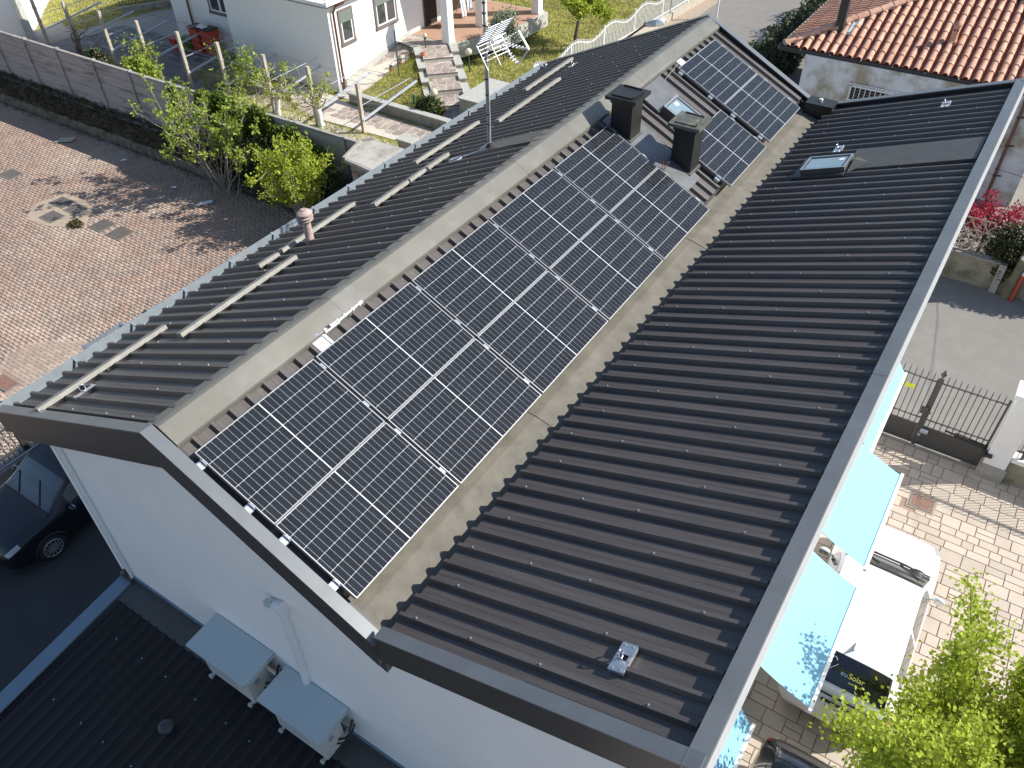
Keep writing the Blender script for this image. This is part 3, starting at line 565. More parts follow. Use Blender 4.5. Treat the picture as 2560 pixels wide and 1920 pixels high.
# corner reflector: two grids
for sgn, nm in ((1, 'upper'), (-1, 'lower')):
    mb = MB(); base = boom0 + bd * .10; ud = Vector((.62 if sgn > 0 else .50, -.04, .78 * sgn)).normalized(); sd = Vector((.12, .99, .0))
    L = .40
    for k in range(7 if sgn > 0 else 5):
        p = base + ud * (.03 + k * L / 7); mb.tube([p - sd * .30, p + sd * .30], .007, 6)
    for q in (-.29, 0, .29): mb.tube([base + sd * q, base + sd * q + ud * L], .008, 6)
    part('reflector_grid', mb, M['aluw'], t)
mb = MB(); st = boom0 + bd * .30; tipc = st + bd * .62 + Vector((0, 0, -.05)); side = Vector((-.25, -.85, -.45)).normalized()
tipc = st + bd * .42; ends = [tipc + Vector((-.10, .02, .23)), tipc + Vector((.06, 0, .0)), tipc + Vector((-.08, -.04, -.24))]
for e_ in ends:
    mb.tube([st, e_], .010, 6); dv = (e_ - st); cr = Vector((.1, .99, .05))
    for k in range(1, 8):
        p = st + dv * (k / 8 + .04); mb.tube([p - cr * (.075 - k * .004), p + cr * (.075 - k * .004)], .005, 6)
mb.beam(ends[0], ends[1] + bd * .03, .03, .02); mb.beam(ends[1] + bd * .03, ends[2], .03, .02); part('director_booms', mb, M['aluw'], t)
mb = MB(); q0 = boom0 + bd * .22
for k in range(3): mb.tube([q0 + Vector((.03 * k, -.1, .05 + .02 * k)), q0 + Vector((.03 * k + .06, .1, .08 + .02 * k)), q0 + Vector((.03 * k + .1, .08, .04)), q0 + Vector((.03 * k + .04, -.1, .02)), q0 + Vector((.03 * k, -.1, .05))], .006, 6)
part('folded_dipole', mb, M['aluw'], t)
t = thing('cable_loop', 'loose pale cable loop lying on the ribs left of the antenna mast', 'cable', (-1.9, 7.35, zL(-1.9)))
mb = MB(); cc = Vector((-2.05, 7.2, zL(-2.05) + .06)); pts = []
for i in range(16):
    a = 2 * math.pi * i / 18; pts.append(cc + uL * (.14 * math.cos(a)) + ey * (.10 * math.sin(a)) + nL * .01)
pts = [Vector((-1.62, 7.5, zL(-1.62) + .06)), Vector((-1.8, 7.38, zL(-1.8) + .06))] + pts; mb.tube(pts, .009, 6); part('loop', mb, M['aluw'], t)
mb = MB(); mb.beam((-1.66, 7.46, zL(-1.66) + .06), (-1.95, 7.32, zL(-1.95) + .06), .03, .02, up=nL); part('junction', mb, M['lidblue'], t)
# ================================================================ GABLE WALL EQUIPMENT AND THE LOW ROOF
def ac(x0, x1, zt, label):
    t = thing('air_conditioner', label, 'air conditioner', ((x0 + x1) / 2, -.25, zt - .4), 'covered outdoor air conditioners on the gable wall')
    mb = MB(); mb.hexa([(x0, -.50, zt - .035), (x1, -.50, zt - .035), (x1, .07, zt - .005), (x0, .07, zt - .005), (x0, -.50, zt - .02), (x1, -.50, zt - .02), (x1, .07, zt + .012), (x0, .07, zt + .012)]); mb.box(x1 - .006, x1, -.50, .07, zt - .07, zt - .03); mb.box(x0, x1, -.503, -.497, zt - .06, zt - .02); part('cover_lid', mb, M['lidblue'], t)
    a, b = x0 + .18, x1 - .05; mb = MB(); mb.box(a, b, -.43, -.08, zt - .66, zt - .05); bd_ = part('casing', mb, M['acbody'], t)
    mb = MB(); mb.box(b, b + .012, -.40, -.12, zt - .50, zt - .12); part('side_panel', mb, M['acbody'], t)
    mb = MB()
    for k in range(12): mb.box(a + .04, b - .32, -.440, -.432, zt - .60 + k * .044, zt - .585 + k * .044)
    part('fan_grille', mb, M['acbody'], t)
    mb = MB(); mb.box(b + .013, b + .016, -.33, -.25, zt - .30, zt - .20); part('badge', mb, M['pipegrey'], t)
    mb = MB()
    for xx in (a + .05, b - .08):
        mb.box(xx, xx + .04, -.50, .08, zt - .70, zt - .665); mb.box(xx - .005, xx + .045, -.505, -.47, zt - .71, zt - .65)
    part('wall_bracket', mb, M['acbody'], t)
    mb = MB(); mb.tube([(b + .02, -.2, zt - .45), (b + .10, -.10, zt - .48), (b + .06, .06, zt - .3)], .018, 8); mb.tube([(b + .02, -.24, zt - .5), (b + .12, -.12, zt - .56), (b + .08, .06, zt - .4)], .014, 8); part('pipes', mb, M['dark'], t)
ac(-1.40, -.24, 3.33, 'air conditioner under a blue-grey lid, the left one on the gable wall')
ac(-.04, 1.10, 3.20, 'air conditioner under a blue-grey lid, the right one below the white duct')
t = thing('wall_duct', 'white round-topped duct running down the gable wall to the right air conditioner', 'duct', (.40, .06, 4.1))
mb = MB(); P = [(.42, .06, 5.08), (.415, .06, 4.2), (.36, .06, 3.16)]
mb.tube([Vector(p) for p in P], .062, 12); part('duct', mb, M['pipew'], t, 40)
mb = MB(); mb.tube([(.28, .03, 5.07), (.52, .03, 5.17)], [.06, .075], 12); mb.tube([(.42, .055, 5.12), (.42, .055, 4.98)], .08, 12); part('elbow', mb, M['pipew'], t, 40)
mb = MB(); mb.obox((.27, .0, 5.10), (.055, 0, .02), (0, .035, 0), (0, 0, .05)); part('outlet', mb, M['lidblue'], t)

gar = thing('garage', 'low garage with dark ribbed roof and blue coping against the white gable', 'garage', (0, -3, -1.2))
zG = lambda y: 2.30 + y * .085
mb = MB(); mb.box(-3.75, 4.4, -7.6, -.02, -1.3, 1.45); part('wall', mb, M['wall'], gar)
n_g = Vector((0, -.085, 1)).normalized(); rf = None
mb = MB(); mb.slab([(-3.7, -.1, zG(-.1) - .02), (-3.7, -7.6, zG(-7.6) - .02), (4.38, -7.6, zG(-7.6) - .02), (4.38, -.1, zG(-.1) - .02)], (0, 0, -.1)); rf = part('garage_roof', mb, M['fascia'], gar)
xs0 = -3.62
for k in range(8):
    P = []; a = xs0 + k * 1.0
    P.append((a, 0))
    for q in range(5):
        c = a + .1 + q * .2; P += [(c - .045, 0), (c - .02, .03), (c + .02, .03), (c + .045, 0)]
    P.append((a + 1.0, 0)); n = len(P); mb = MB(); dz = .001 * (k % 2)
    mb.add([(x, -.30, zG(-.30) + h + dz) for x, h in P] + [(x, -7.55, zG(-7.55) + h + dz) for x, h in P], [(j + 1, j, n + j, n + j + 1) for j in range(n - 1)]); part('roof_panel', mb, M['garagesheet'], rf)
mb = MB(); mb.slab([(-3.72, .055, 2.40), (-3.72, .055, 2.31), (-3.72, -.32, 2.27), (-3.72, -.32, 2.30), (-3.72, .03, 2.345), (-3.72, .03, 2.40)], (8.1, 0, 0)); part('wall_flashing', mb, M['dflash'], gar)
mb = MB(); mb.slab([(-3.72, .079, 2.44), (-3.72, .052, 2.44), (-3.72, .052, 2.34), (-3.72, .079, 2.34)], (8.1, 0, 0)); part('upstand_strip', mb, M['bluecap'], gar)
mb = MB(); mb.slab([(-3.98, .02, 2.33), (-3.72, .02, 2.33), (-3.48, -7.6, 1.75), (-3.74, -7.6, 1.75)], (0, 0, .03)); mb.slab([(-3.98, .02, 2.0), (-3.95, .02, 2.0), (-3.71, -7.6, 1.4), (-3.74, -7.6, 1.4)], (0, 0, .32)); part('coping', mb, M['bluecap'], gar)
mb = MB(); mb.box(-3.99, -3.70, -.02, .05, 2.36, 2.42); mb.lathe((-3.9, .02, 2.42), [(.05, 0), (.05, .06), (.03, .09)], 12); part('corner_flashing', mb, M['dflash'], gar)
mb = MB(); vs_ = []
for i in range(46):
    for x in [(-3.2 + k * .62) for k in range(14)]:
        if i % 8 == 2: vs_.append((x + random.uniform(-.1, .1), -.5 - i * .14))
for x, y in vs_: mb.tube([(x, y, zG(y) + .025), (x, y, zG(y) + .045)], .013, 6)
part('roof_screws', mb, M['screw'], rf, kind='stuff')
t = thing('roof_vent', 'small round dark vent cap on the low garage roof', 'vent', (-1.33, -1.28, zG(-1.28)))
mb = MB(); mb.lathe((-1.33, -1.28, zG(-1.28) - .02), [(.075, 0), (.075, .10)], 18); part('vent_pipe', mb, M['fascia'], t, 40)
mb = MB(); mb.lathe((-1.33, -1.28, zG(-1.28) + .08), [(.09, 0), (.11, .01), (.11, .04), (.085, .065), (.06, .07), (.058, .078), (.001, .08)], 24); part('vent_cap', mb, M['fascia'], t, 40)

# ================================================================ GROUND
def sheet_(name, pts, z, m, holes=None):
    mb = MB(); mb.add([(x, y, (z(x, y) if callable(z) else z)) for x, y in pts], [tuple(range(len(pts)))]); return struct(name, mb, m)
mb = MB(); mb.add([(-300, 14.3, -.03), (-4.1, 14.3, -.03), (-4.1, -300, -.03), (300, -300, -.03), (300, 300, -.03), (-300, 300, -.03)], [(0, 1, 2, 3, 4, 5)]); struct('ground', mb, M['asph'])
mb = MB(); mb.add([(-300, -300, -.84), (-3.9, -300, -.84), (-3.9, 14.62, -.84), (-300, 14.62, -.84)], [(0, 1, 2, 3)]); struct('lower_ground', mb, M['joint'])
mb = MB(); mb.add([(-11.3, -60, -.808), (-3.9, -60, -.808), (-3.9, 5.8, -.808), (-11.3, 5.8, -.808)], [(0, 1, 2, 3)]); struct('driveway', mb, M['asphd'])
# courtyard of interlocking pavers
court = bpy.data.objects.new('courtyard_paving', mesh_of('courtyard_paving', MB().add([(-60, -30, -.815), (-11.35, -30, -.815), (-11.35, 5.8, -.815), (-4.0, 5.8, -.815), (-4.0, 14.0, -.815), (-60, 14.0, -.815)], [(0, 1, 2, 3, 4, 5)]), M['joint'])); C.objects.link(court); tag(court, kind='structure'); ORI['courtyard_paving'] = Vector((0, 0, 0))
a_, b_ = .225, .112   # block length (x) and pitch (y)
zig = [(-.108, -.052), (-.058, -.030), (-.050, -.052 - .0), (0.0, -.030), (.008, -.052), (.058, -.030), (.108, -.052), (.108, .050)]
zig = [(-.110, -.040), (-.072, -.064), (-.036, -.064), (-.004, -.040), (.036, -.040), (.072, -.064), (.110, -.040), (.110, .062), (.072, .038), (.036, .062), (-.004, .062), (-.036, .038), (-.072, .038), (-.110, .062)]
zig = [(x * .996, y * .985) for x, y in zig]
th = R(0)
covers = []   # filled below: rectangles kept free of pavers
def rect_free(x, y):
    for (x0, x1, y0, y1) in covers:
        if x0 - .1 < x < x1 + .1 and y0 - .05 < y < y1 + .05: return False
    return True
covers += [(-22.25, -21.4, 9.4, 10.0), (-21.4, -20.6, 9.35, 9.95), (-21.7, -20.9, 8.6, 9.2), (-19.6, -18.95, 9.15, 9.75), (-18.7, -17.95, 9.15, 9.75), (-25.8, -25.0, 9.7, 10.25), (-14.95, -14.2, 2.8, 3.2)]
spots_p = []
for j in range(int(14.6 / b_)):
    y = 13.55 - j * b_
    xl = -13.6 - (y) * 1.58 - 2.5
    n0 = int((-9.5 - xl) / a_)
    for i in range(n0):
        x = -9.6 - i * a_ - (j % 2) * a_ / 2
        if x > -11.45 and y < 5.9: continue
        if rect_free(x, y): spots_p.append((x, y))
spots_p.sort(key=lambda q: (q[0] + 12.9) ** 2 * .3 + (q[1] - 4) ** 2 if q[0] < -12.3 else 1e6)
zb, ztp = -.812, -.8
pm = MB(); n = len(zig); pm.add([(x, y, 0) for x, y in zig] + [(x * .99, y * .98, .008) for x, y in zig], [tuple(range(n, 2 * n))] + [(i, (i + 1) % n, n + (i + 1) % n, n + i) for i in range(n)])
pmesh = mesh_of('paver', pm, M['paverone'])
for x, y in spots_p[:300]: inst('paver', pmesh, court, Matrix.Translation((x, y, zb + random.uniform(-.002, .002))) @ Euler((0, 0, random.uniform(-.015, .015))).to_matrix().to_4x4())
def mass(name, base_v, base_f, mats4, m, parent=None, kind='stuff', label=None, cat=None):
    """many copies of one little mesh joined; mats4 = list of (x, y, z, rot, scale)"""
    bv = np.array(base_v, float); A = np.array(mats4, float); N = len(A); nv = len(bv)
    c, s = np.cos(A[:, 3])[:, None], np.sin(A[:, 3])[:, None]
    X = (bv[None, :, 0] * c - bv[None, :, 1] * s) * A[:, 4:5] + A[:, 0:1]; Y = (bv[None, :, 0] * s + bv[None, :, 1] * c) * A[:, 4:5] + A[:, 1:2]; Z = bv[None, :, 2] * A[:, 4:5] + A[:, 2:3]
    V = np.stack([X, Y, Z], -1).reshape(-1, 3)
    lt = np.array([len(f) for f in base_f]); fl = np.concatenate([np.array(f) for f in base_f])
    loops = (fl[None, :] + (np.arange(N) * nv)[:, None]).reshape(-1); tot = np.tile(lt, N); start = np.concatenate([[0], np.cumsum(tot)[:-1]])
    return raw(name, V, loops, start, tot, m, parent, kind, label, cat)
def raw(name, V, loops, start, tot, m, parent=None, kind=None, label=None, cat=None):
    me = bpy.data.meshes.new(name); me.vertices.add(len(V)); off = np.array(O(parent)); me.vertices.foreach_set('co', (V - off).astype(np.float32).ravel())
    me.loops.add(len(loops)); me.loops.foreach_set('vertex_index', loops.astype(np.int32)); me.polygons.add(len(tot)); me.polygons.foreach_set('loop_start', start.astype(np.int32)); me.polygons.foreach_set('loop_total', tot.astype(np.int32))
    me.materials.append(m); me.update(calc_edges=True); o = bpy.data.objects.new(name, me); C.objects.link(o)
    if parent: o.parent = parent
    ORI[o.name] = O(parent); return tag(o, label, cat, None, kind)
rest = [(x, y, zb + random.uniform(-.002, .002), random.uniform(-.012, .012), 1) for x, y in spots_p[300:]]
mass('pavers', pm.v, pm.f, rest, M['paver'], court)
def cover(x0, x1, y0, y1, z, kind, label, top=None, z0=None):
    t = thing('manhole_cover', label, 'manhole cover', ((x0 + x1) / 2, (y0 + y1) / 2, z)); e = .04
    mb = MB(); mb.box(x0, x1, y0, y0 + e, z - .03, z + .006); mb.box(x0, x1, y1 - e, y1, z - .03, z + .006); mb.box(x0, x0 + e, y0 + e, y1 - e, z - .03, z + .006); mb.box(x1 - e, x1, y0 + e, y1 - e, z - .03, z + .006); part('rim', mb, M['coveredge'], t)
    if kind == 'grid':
        mb = MB(); nx = max(6, int((x1 - x0) / .055)); ny = max(6, int((y1 - y0) / .055))
        for i in range(1, nx): xx = x0 + e + (x1 - x0 - 2 * e) * i / nx; mb.box(xx - .012, xx + .012, y0 + e, y1 - e, z - .02, z + .003)
        for i in range(1, ny): yy = y0 + e + (y1 - y0 - 2 * e) * i / ny; mb.box(x0 + e, x1 - e, yy - .012, yy + .012, z - .021, z + .002)
        part('grating', mb, top or M['coverst'], t); mb = MB(); mb.box(x0 + e, x1 - e, y0 + e, y1 - e, z - .06, z - .03); part('pit_bottom', mb, M['concrete'] if kind == 'grid' else M['black'], t)
    else:
        mb = MB(); mb.box(x0 + e, x1 - e, y0 + e, y1 - e, z - .03, z + .002); nx = 9
        for i in range(nx):
            for j in range(9): xx = x0 + e + (x1 - x0 - 2 * e) * (i + .5) / nx; yy = y0 + e + (y1 - y0 - 2 * e) * (j + .5) / 9; mb.box(xx - .02, xx + .02, yy - .006, yy + .006, z + .002, z + .006)
        part('plate', mb, top or M['coverst'], t)
mb = MB(); mb.slab([(-22.6, 9.2, -.824), (-22.2, 8.7, -.824), (-21.8, 8.35, -.824), (-20.9, 8.45, -.824), (-20.3, 8.7, -.824), (-19.9, 9.1, -.824), (-20.1, 9.5, -.824), (-20.5, 10.0, -.824), (-21.2, 10.2, -.824), (-22.3, 10.15, -.824)], (0, 0, .027)); struct('cover_surround', mb, M['sandpatch'])
zc0 = -.792
cover(-22.2, -21.42, 9.42, 9.98, zc0, 'plate', 'dark ribbed cover at the back of the trio of plates in the courtyard'); cover(-21.33, -20.62, 9.38, 9.94, zc0, 'plate', 'dark ribbed cover at the right of the trio of plates in the courtyard'); cover(-21.62, -20.88, 8.62, 9.2, zc0, 'plate', 'dark ribbed cover at the front of the trio of plates in the courtyard')
cover(-19.58, -18.92, 9.15, 9.78, zc0, 'grid', 'gridded drain beside the weed tuft in the courtyard'); cover(-18.66, -17.95, 9.15, 9.78, zc0, 'grid', 'gridded drain nearest the tree shadows in the courtyard')
cover(-25.8, -25.02, 9.68, 10.25, zc0, 'plate', 'lone dark cover at the left edge of the courtyard'); cover(-14.92, -14.2, 2.8, 3.2, zc0, 'plate', 'lone reddish-brown slotted cover in the courtyard beside the gutter', M['rust'])

# bank, kerb, weeds
mb = MB(); xs = np.linspace(-40, -9, 90); rows = []
for k, (y, z) in enumerate(((14.62, .02), (14.4, -.05), (14.1, -.22), (13.86, -.38), (13.78, -.46))):
    rows.append([(x, y + .05 * math.sin(x * 3.1 + k) + random.uniform(-.03, .03), z + .06 * math.sin(x * 2.3 + k * 2) + random.uniform(-.04, .04)) for x in xs])
mb.grid(rows); struct('earth_bank', mb, M['soil'], 60)
mb = MB(); rows = []
for k, (y, z) in enumerate(((13.82, -.42), (13.68, -.40), (13.66, -.9))): rows.append([(x, y + random.uniform(-.02, .02), z + (random.uniform(-.06, .05) if k < 2 else 0)) for x in np.linspace(-40, -9.5, 160)])
mb.grid(rows); t = solo('low_kerb_wall', mb, M['kerb'], 'low crumbling concrete kerb wall at the foot of the weedy bank', 'wall')

# generic foliage ------------------------------------------------------------------
def leaves(name, P, size, m, parent=None, kind=None, up=.35, asp=.62, fold=.25, dirs=None, jit=.3, label=None, cat=None):
    P = np.asarray(P, float); N = len(P)
    if dirs is None: d = rng.normal(size=(N, 3))
    else: d = np.asarray(dirs, float) + rng.normal(size=(N, 3)) * jit
    d /= np.linalg.norm(d, axis=1, keepdims=True) + 1e-9
    nrm = rng.normal(size=(N, 3)); nrm[:, 2] = np.abs(nrm[:, 2]) + up * 3; s = np.cross(nrm, d); s /= np.linalg.norm(s, axis=1, keepdims=True) + 1e-9; nn = np.cross(d, s)
    sz = size * rng.uniform(.6, 1.3, (N, 1)); L = d * sz; W = s * sz * asp * .5; H = nn * sz * fold * .5
    V = np.stack([P, P + L * .35 + W + H, P + L * .45, P + L * .35 - W + H, P + L], 1)   # base, right, mid, left, tip
    V = np.concatenate([V[:, :5], (P + L * .75 + W * .7 + H)[:, None], (P + L * .75 - W * .7 + H)[:, None]], 1).reshape(-1, 3)
    f = np.array([[0, 1, 2], [0, 2, 3]]); q = np.array([[1, 5, 4, 2], [2, 4, 6, 3]])
    o7 = (np.arange(N) * 7)[:, None]
    lp = np.concatenate([(np.array([0, 1, 2, 0, 2, 3, 1, 5, 4, 2, 2, 4, 6, 3])[None, :] + o7)], 1).reshape(-1)
    tot = np.tile(np.array([3, 3, 4, 4]), N); st = np.concatenate([[0], np.cumsum(tot)[:-1]])
    return raw(name, V, lp, st, tot, m, parent, kind, label, cat)
def grow(start, d, length, rad, depth, segs, tips, spread=.55, bend=.18, kids=(2, 3), shrink=.72, upb=.12, mn=.02):
    p = Vector(start); d = Vector(d).normalized(); n = 4; pts = [p.copy()]; rr = [rad]
    for i in range(n):
        d = (d + Vector((random.gauss(0, bend), random.gauss(0, bend), random.gauss(0, bend) + upb))).normalized(); p = p + d * length / n; pts.append(p.copy()); rr.append(rad * (1 - .4 * (i + 1) / n))
    segs.append((pts, rr))
    if depth <= 1:
        for q in pts[1:]: tips.append((q.copy(), d.copy()))
    if depth == 0: return
    for k in range(random.randint(*kids)):
        j = random.randint(2, n); nd = (d + Vector((random.gauss(0, spread), random.gauss(0, spread), random.gauss(0, spread) * .8))).normalized()
        grow(pts[j], nd, length * shrink * random.uniform(.75, 1.15), max(mn, rr[j] * .7), depth - 1, segs, tips, spread, bend, kids, shrink, upb, mn)
def branches(name, segs, m, parent, n=6):
    mb = MB()
    for pts, rr in segs: mb.tube(pts, rr, n if rr[0] > .02 else 4, cap=False)
    return part(name, mb, m, parent, 60)
def scatter(tips, per, r):
    P = []; D = []
    for q, d in tips:
        for _ in range(per): P.append(q + Vector((random.gauss(0, r), random.gauss(0, r), random.gauss(0, r)))); D.append(d + Vector((0, 0, .2)))
    return P, D
def blob_leaves(c, rad, N, surf=.6):
    u = rng.normal(size=(N, 3)); u /= np.linalg.norm(u, axis=1, keepdims=True); r = rng.uniform(0, 1, (N, 1)) ** (1 / 3 * surf + .05)
    return np.array(c) + u * r * np.array(rad) * (1 + .12 * np.sin(u[:, 0:1] * 7 + u[:, 1:2] * 5))
# bank weeds
wp = [(x, random.uniform(13.72, 14.6)) for x in rng.uniform(-34, -12, 5600)]
P = np.array([(x, y, .02 - (14.62 - y) * .5 + random.uniform(-.05, .10)) for x, y in wp]); D = np.tile(np.array([0, -.2, .9]), (len(P), 1))
leaves('bank_weeds', P, .16, M['weed'], None, 'stuff', asp=.16, dirs=D, jit=.6)
wp = rng.uniform(-34, -12, 700); P = np.array([(x, 13.64 - abs(random.gauss(0, .12)), -.8) for x in wp]); leaves('kerb_weeds', P, .10, M['weed'], None, 'stuff', asp=.2, dirs=np.tile(np.array([0, -.3, .8]), (len(P), 1)), jit=.7)
P = blob_leaves((-20.05, 9.0, -.77), (.28, .2, .1), 260); leaves('weed_tuft', P, .09, M['weed'], None, None, dirs=np.tile(np.array([0, 0, 1.]), (len(P), 1)), jit=.8, label='dry weed tuft growing beside the gridded drain in the courtyard', cat='weed')

# ================================================================ PRECAST WALL, PERGOLA
wallT = thing('precast_concrete_wall', 'long grey precast concrete fence of plank panels and posts by the courtyard', 'wall', (-25, 14.65, 0))
xp = [-38.6, -36.4, -34.2, -32.05, -29.85, -27.65, -25.3, -23.1, -20.9, -18.75, -16.6, -14.45, -12.3, -10.4]
def box_mesh(nm, hx, hy, hz, m):
    mb = MB(); mb.box(-hx, hx, -hy, hy, -hz, hz); return mesh_of(nm, mb, m)
pmb = MB(); pmb.box(-.06, .06, -.075, .075, 0, 2.06); pmb.box(-.05, .05, -.115, -.075, 0, 1.96); pmb.box(-.085, -.03, -.06, .06, 1.95, 2.04); wpost = mesh_of('post', pmb, M['concrete'])
for x in xp: inst('post', wpost, wallT, Matrix.Translation((x, 14.65, -.05)))
for a, b in zip(xp, xp[1:]):
    for k in range(5):
        mb = MB(); z0 = -.05 + k * .395; dy = random.uniform(-.006, .006)
        mb.slab([(a + .06, 14.62 + dy, z0), (a + .06, 14.60 + dy, z0 + .02), (a + .06, 14.60 + dy, z0 + .37), (a + .06, 14.625 + dy, z0 + .39), (a + .06, 14.67, z0 + .39), (a + .06, 14.67, z0)], (b - a - .12, 0, 0)); part('plank', mb, M['concpanel'], wallT)
    mb = MB(); mb.box(a + .03, b - .03, 14.585, 14.70, 1.93, 1.975); part('coping', mb, M['concrete'], wallT)
# pergola: posts with arms and wires
perg = ['leftmost pergola post, against the bright house corner', 'pergola post wrapped by a bare vine at the far left', 'third pergola post, behind the red-flowered bush', 'pergola post with a leafy vine, between two bushes', 'pergola post right of the round green bush', 'pergola post in front of the red bins', 'pergola post just right of the spindly shrub top', 'pergola post beside the first whitewashed trunk', 'pergola post beside the second whitewashed trunk', 'last pergola post, standing on the grass strip near the roof']
px = [-34.35, -31.75, -29.2, -26.7, -24.15, -21.75, -19.3, -17.0]
px = [-34.3, -31.75, -29.2, -26.7, -24.15, -21.8, -19.25, -16.95, -15.0]
perg = [perg[i] for i in (0, 1, 2, 3, 4, 5, 7, 8, 9)]
pt = MB(); pt.slab([(-.06, -.06, 0), (.06, -.06, 0), (.06, .06, 0), (-.06, .06, 0)], (0, 0, 2.28)); pt.box(-.07, .07, -.07, .07, 1.55, 1.64); pt.box(-.07, .07, -.07, .07, .98, 1.07)
ppm = mesh_of('concrete_post', pt, M['post'])
am = MB(); am.beam((0.06, -.02, .62), (.06, 3.25, .98), .08, .06); armm = mesh_of('lower_arm', am, M['arm'])
am = MB(); am.beam((-.02, 0, 1.55), (.0, 2.95, 1.62), .025, .025); arm2 = mesh_of('upper_strut', am, M['arm'])
for i, (x, lb) in enumerate(zip(px, perg)):
    y = 17.85 if i < 8 else 18.3
    s = 1.0 if i < 8 else .83
    t = thing('pergola_post', lb, 'pergola post', (x, y, 0), 'concrete pergola posts with steel arms')
    inst('concrete_post', ppm, t, Matrix.Translation((x, y, 0)) @ Matrix.Diagonal((1, 1, s, 1))); inst('lower_arm', armm, t, Matrix.Translation((x, y, .0 if i < 8 else -.1))); inst('upper_strut', arm2, t, Matrix.Translation((x, y, 0)) @ Matrix.Diagonal((1, 1, s * .8, 1)))
t = thing('pergola_wires', 'long thin wires strung between the pergola arms', 'wires', (-25, 19, 1))
for k in range(8):
    yo = .35 + k * .40; z = .63 + yo * .11 + .03; pts = []
    for x, nx in zip(px, px[1:]):
        pts += [(x + .06, 17.85 + yo, z), ((x + nx) / 2, 17.85 + yo, z - .04)]
    pts += [(px[-1] + .06, 18.3 + yo, z - .1)]
    mb = MB(); mb.tube(pts, .006, 4, cap=False); part('wire', mb, M['wire'], t)
mb = MB(); mb.tube([(-38, 17.9, 1.6)] + [(x, 17.87, 1.6) for x in px], .006, 4); part('wire', mb, M['wire'], t)
mb = MB(); mb.tube([(-33, 21.1, 1.0), (-24, 21.1, 1.02), (-18, 21.1, .99), (-14.9, 21.6, .9)], .007, 4); part('wire', mb, M['irondk'], t)
# pruned whitewashed trees
def pruned(x, y, lean, label, sd, h=.75):
    random.seed(sd); t = thing('pruned_tree', label, 'tree', (x, y, 0), 'pruned fruit trees with limewashed trunks'); mb = MB()
    mb.tube([(x, y, -.02), (x + lean * .1, y, h * .35), (x + lean * .15, y + .03, h * .7), (x + lean * .3, y, h)], [.13, .105, .12, .10], 10); part('trunk', mb, M['lime'], t, 60)
    segs = []; tips = []
    for k in range(8):
        a = k * .785 + random.uniform(-.3, .3); grow((x + lean * .3, y, h - .05), (math.cos(a), math.sin(a) * .8, .75), random.uniform(.55, .85), .042, 3, segs, tips, .55, .22, (1, 3), .78, .03, .012)
    branches('branches', segs, M['barkl'], t, 6)
    tips = random.sample(tips, min(60, len(tips))); P, D = scatter(tips, 6, .06); leaves('foliage', P, .12, M['leafy'], t, None, dirs=D, jit=.8); return t
pruned(-19.0, 17.75, .5, 'whitewashed fruit tree on the left, its trunk leaning beside a pergola post', 3); pruned(-16.75, 17.85, -.3, 'whitewashed fruit tree on the right, with knobbly split trunk', 5)
# bare vine, leafy vine, bushes behind the wall
random.seed(11); t = thing('bare_vine', 'leafless twisted dark vine around the second pergola post', 'vine', (-31.6, 17.7, 0)); segs = []; tips = []
for k in range(5): grow((-31.55, 17.7, .05), (random.gauss(0, .3), random.gauss(0, .3), 1), .9, .05, 3, segs, tips, .6, .3, (1, 2), .8, 0, .012)
branches('stems', segs, M['bark'], t)
def vine(x, y, label, sd, n=8, zz=1.1):
    random.seed(sd); t = thing('climbing_vine', label, 'vine', (x, y, 0)); segs = []; tips = []
    for k in range(3): grow((x + .1, y, .05), (random.gauss(0, .15), random.gauss(0, .15), 1), zz, .03, 2, segs, tips, .6, .2, (2, 2), .7, 0, .01)
    branches('stems', segs, M['barkl'], t); P, D = scatter(tips, n, .13); leaves('foliage', P, .12, M['leafb'], t, None, dirs=D, jit=.8)
vine(-26.5, 17.9, 'vine with fresh leaves climbing the pergola post between two bushes', 21, 6, 1.0); vine(-21.6, 17.9, 'small fresh vine clinging to the pergola post before the bins', 22, 7); vine(-23.0, 18.6, 'few vine shoots hanging along the wires left of the bins', 23, 4, .9)
random.seed(31)
for c, r_, n_, lf, lb, sz in (((-27.4, 16.0, .85), (.62, .5, .75), 2300, 'leafd', 'dark green bush with red blossoms behind the precast wall', .12), ((-24.6, 16.0, .95), (.95, .6, .85), 3000, 'leafb', 'round bright green bush behind the precast wall, right of the dark one', .15)):
    t = thing('garden_bush', lb, 'bush', (c[0], c[1], 0)); P = blob_leaves(c, r_, n_, .5); leaves('foliage', P, sz, M[lf], t)
    segs = []; tips = []
    for k in range(6): grow((c[0], c[1], 0), (random.gauss(0, .4), random.gauss(0, .4), 1), .9, .03, 1, segs, tips)
    branches('stems', segs, M['bark'], t)
    if lf == 'leafd':
        mb = MB()
        for _ in range(26): q = blob_leaves(c, r_, 1, .1)[0]; mb.sphere(q, .028, 6, 4)
        part('blossoms', mb, M['redp'], t)
# ivy over the wall
ivs = np.concatenate([blob_leaves((-18.0, 14.55, 1.5), (1.6, .18, .75), 5200, .8), blob_leaves((-16.2, 14.5, 1.4), (1.0, .2, .8), 2500, .8), blob_leaves((-20.75, 14.55, 1.2), (.22, .08, 1.0), 420), blob_leaves((-14.6, 14.4, .9), (1.6, .25, 1.0), 2600), blob_leaves((-20.9, 14.52, .35), (.18, .05, .2), 120)])
t = thing('ivy', 'dark green ivy sprawling over the top of the precast wall behind the shrubs', 'ivy', (-18, 14.6, 0)); leaves('foliage', ivs, .10, M['leafc'], t, 'stuff', asp=.8)
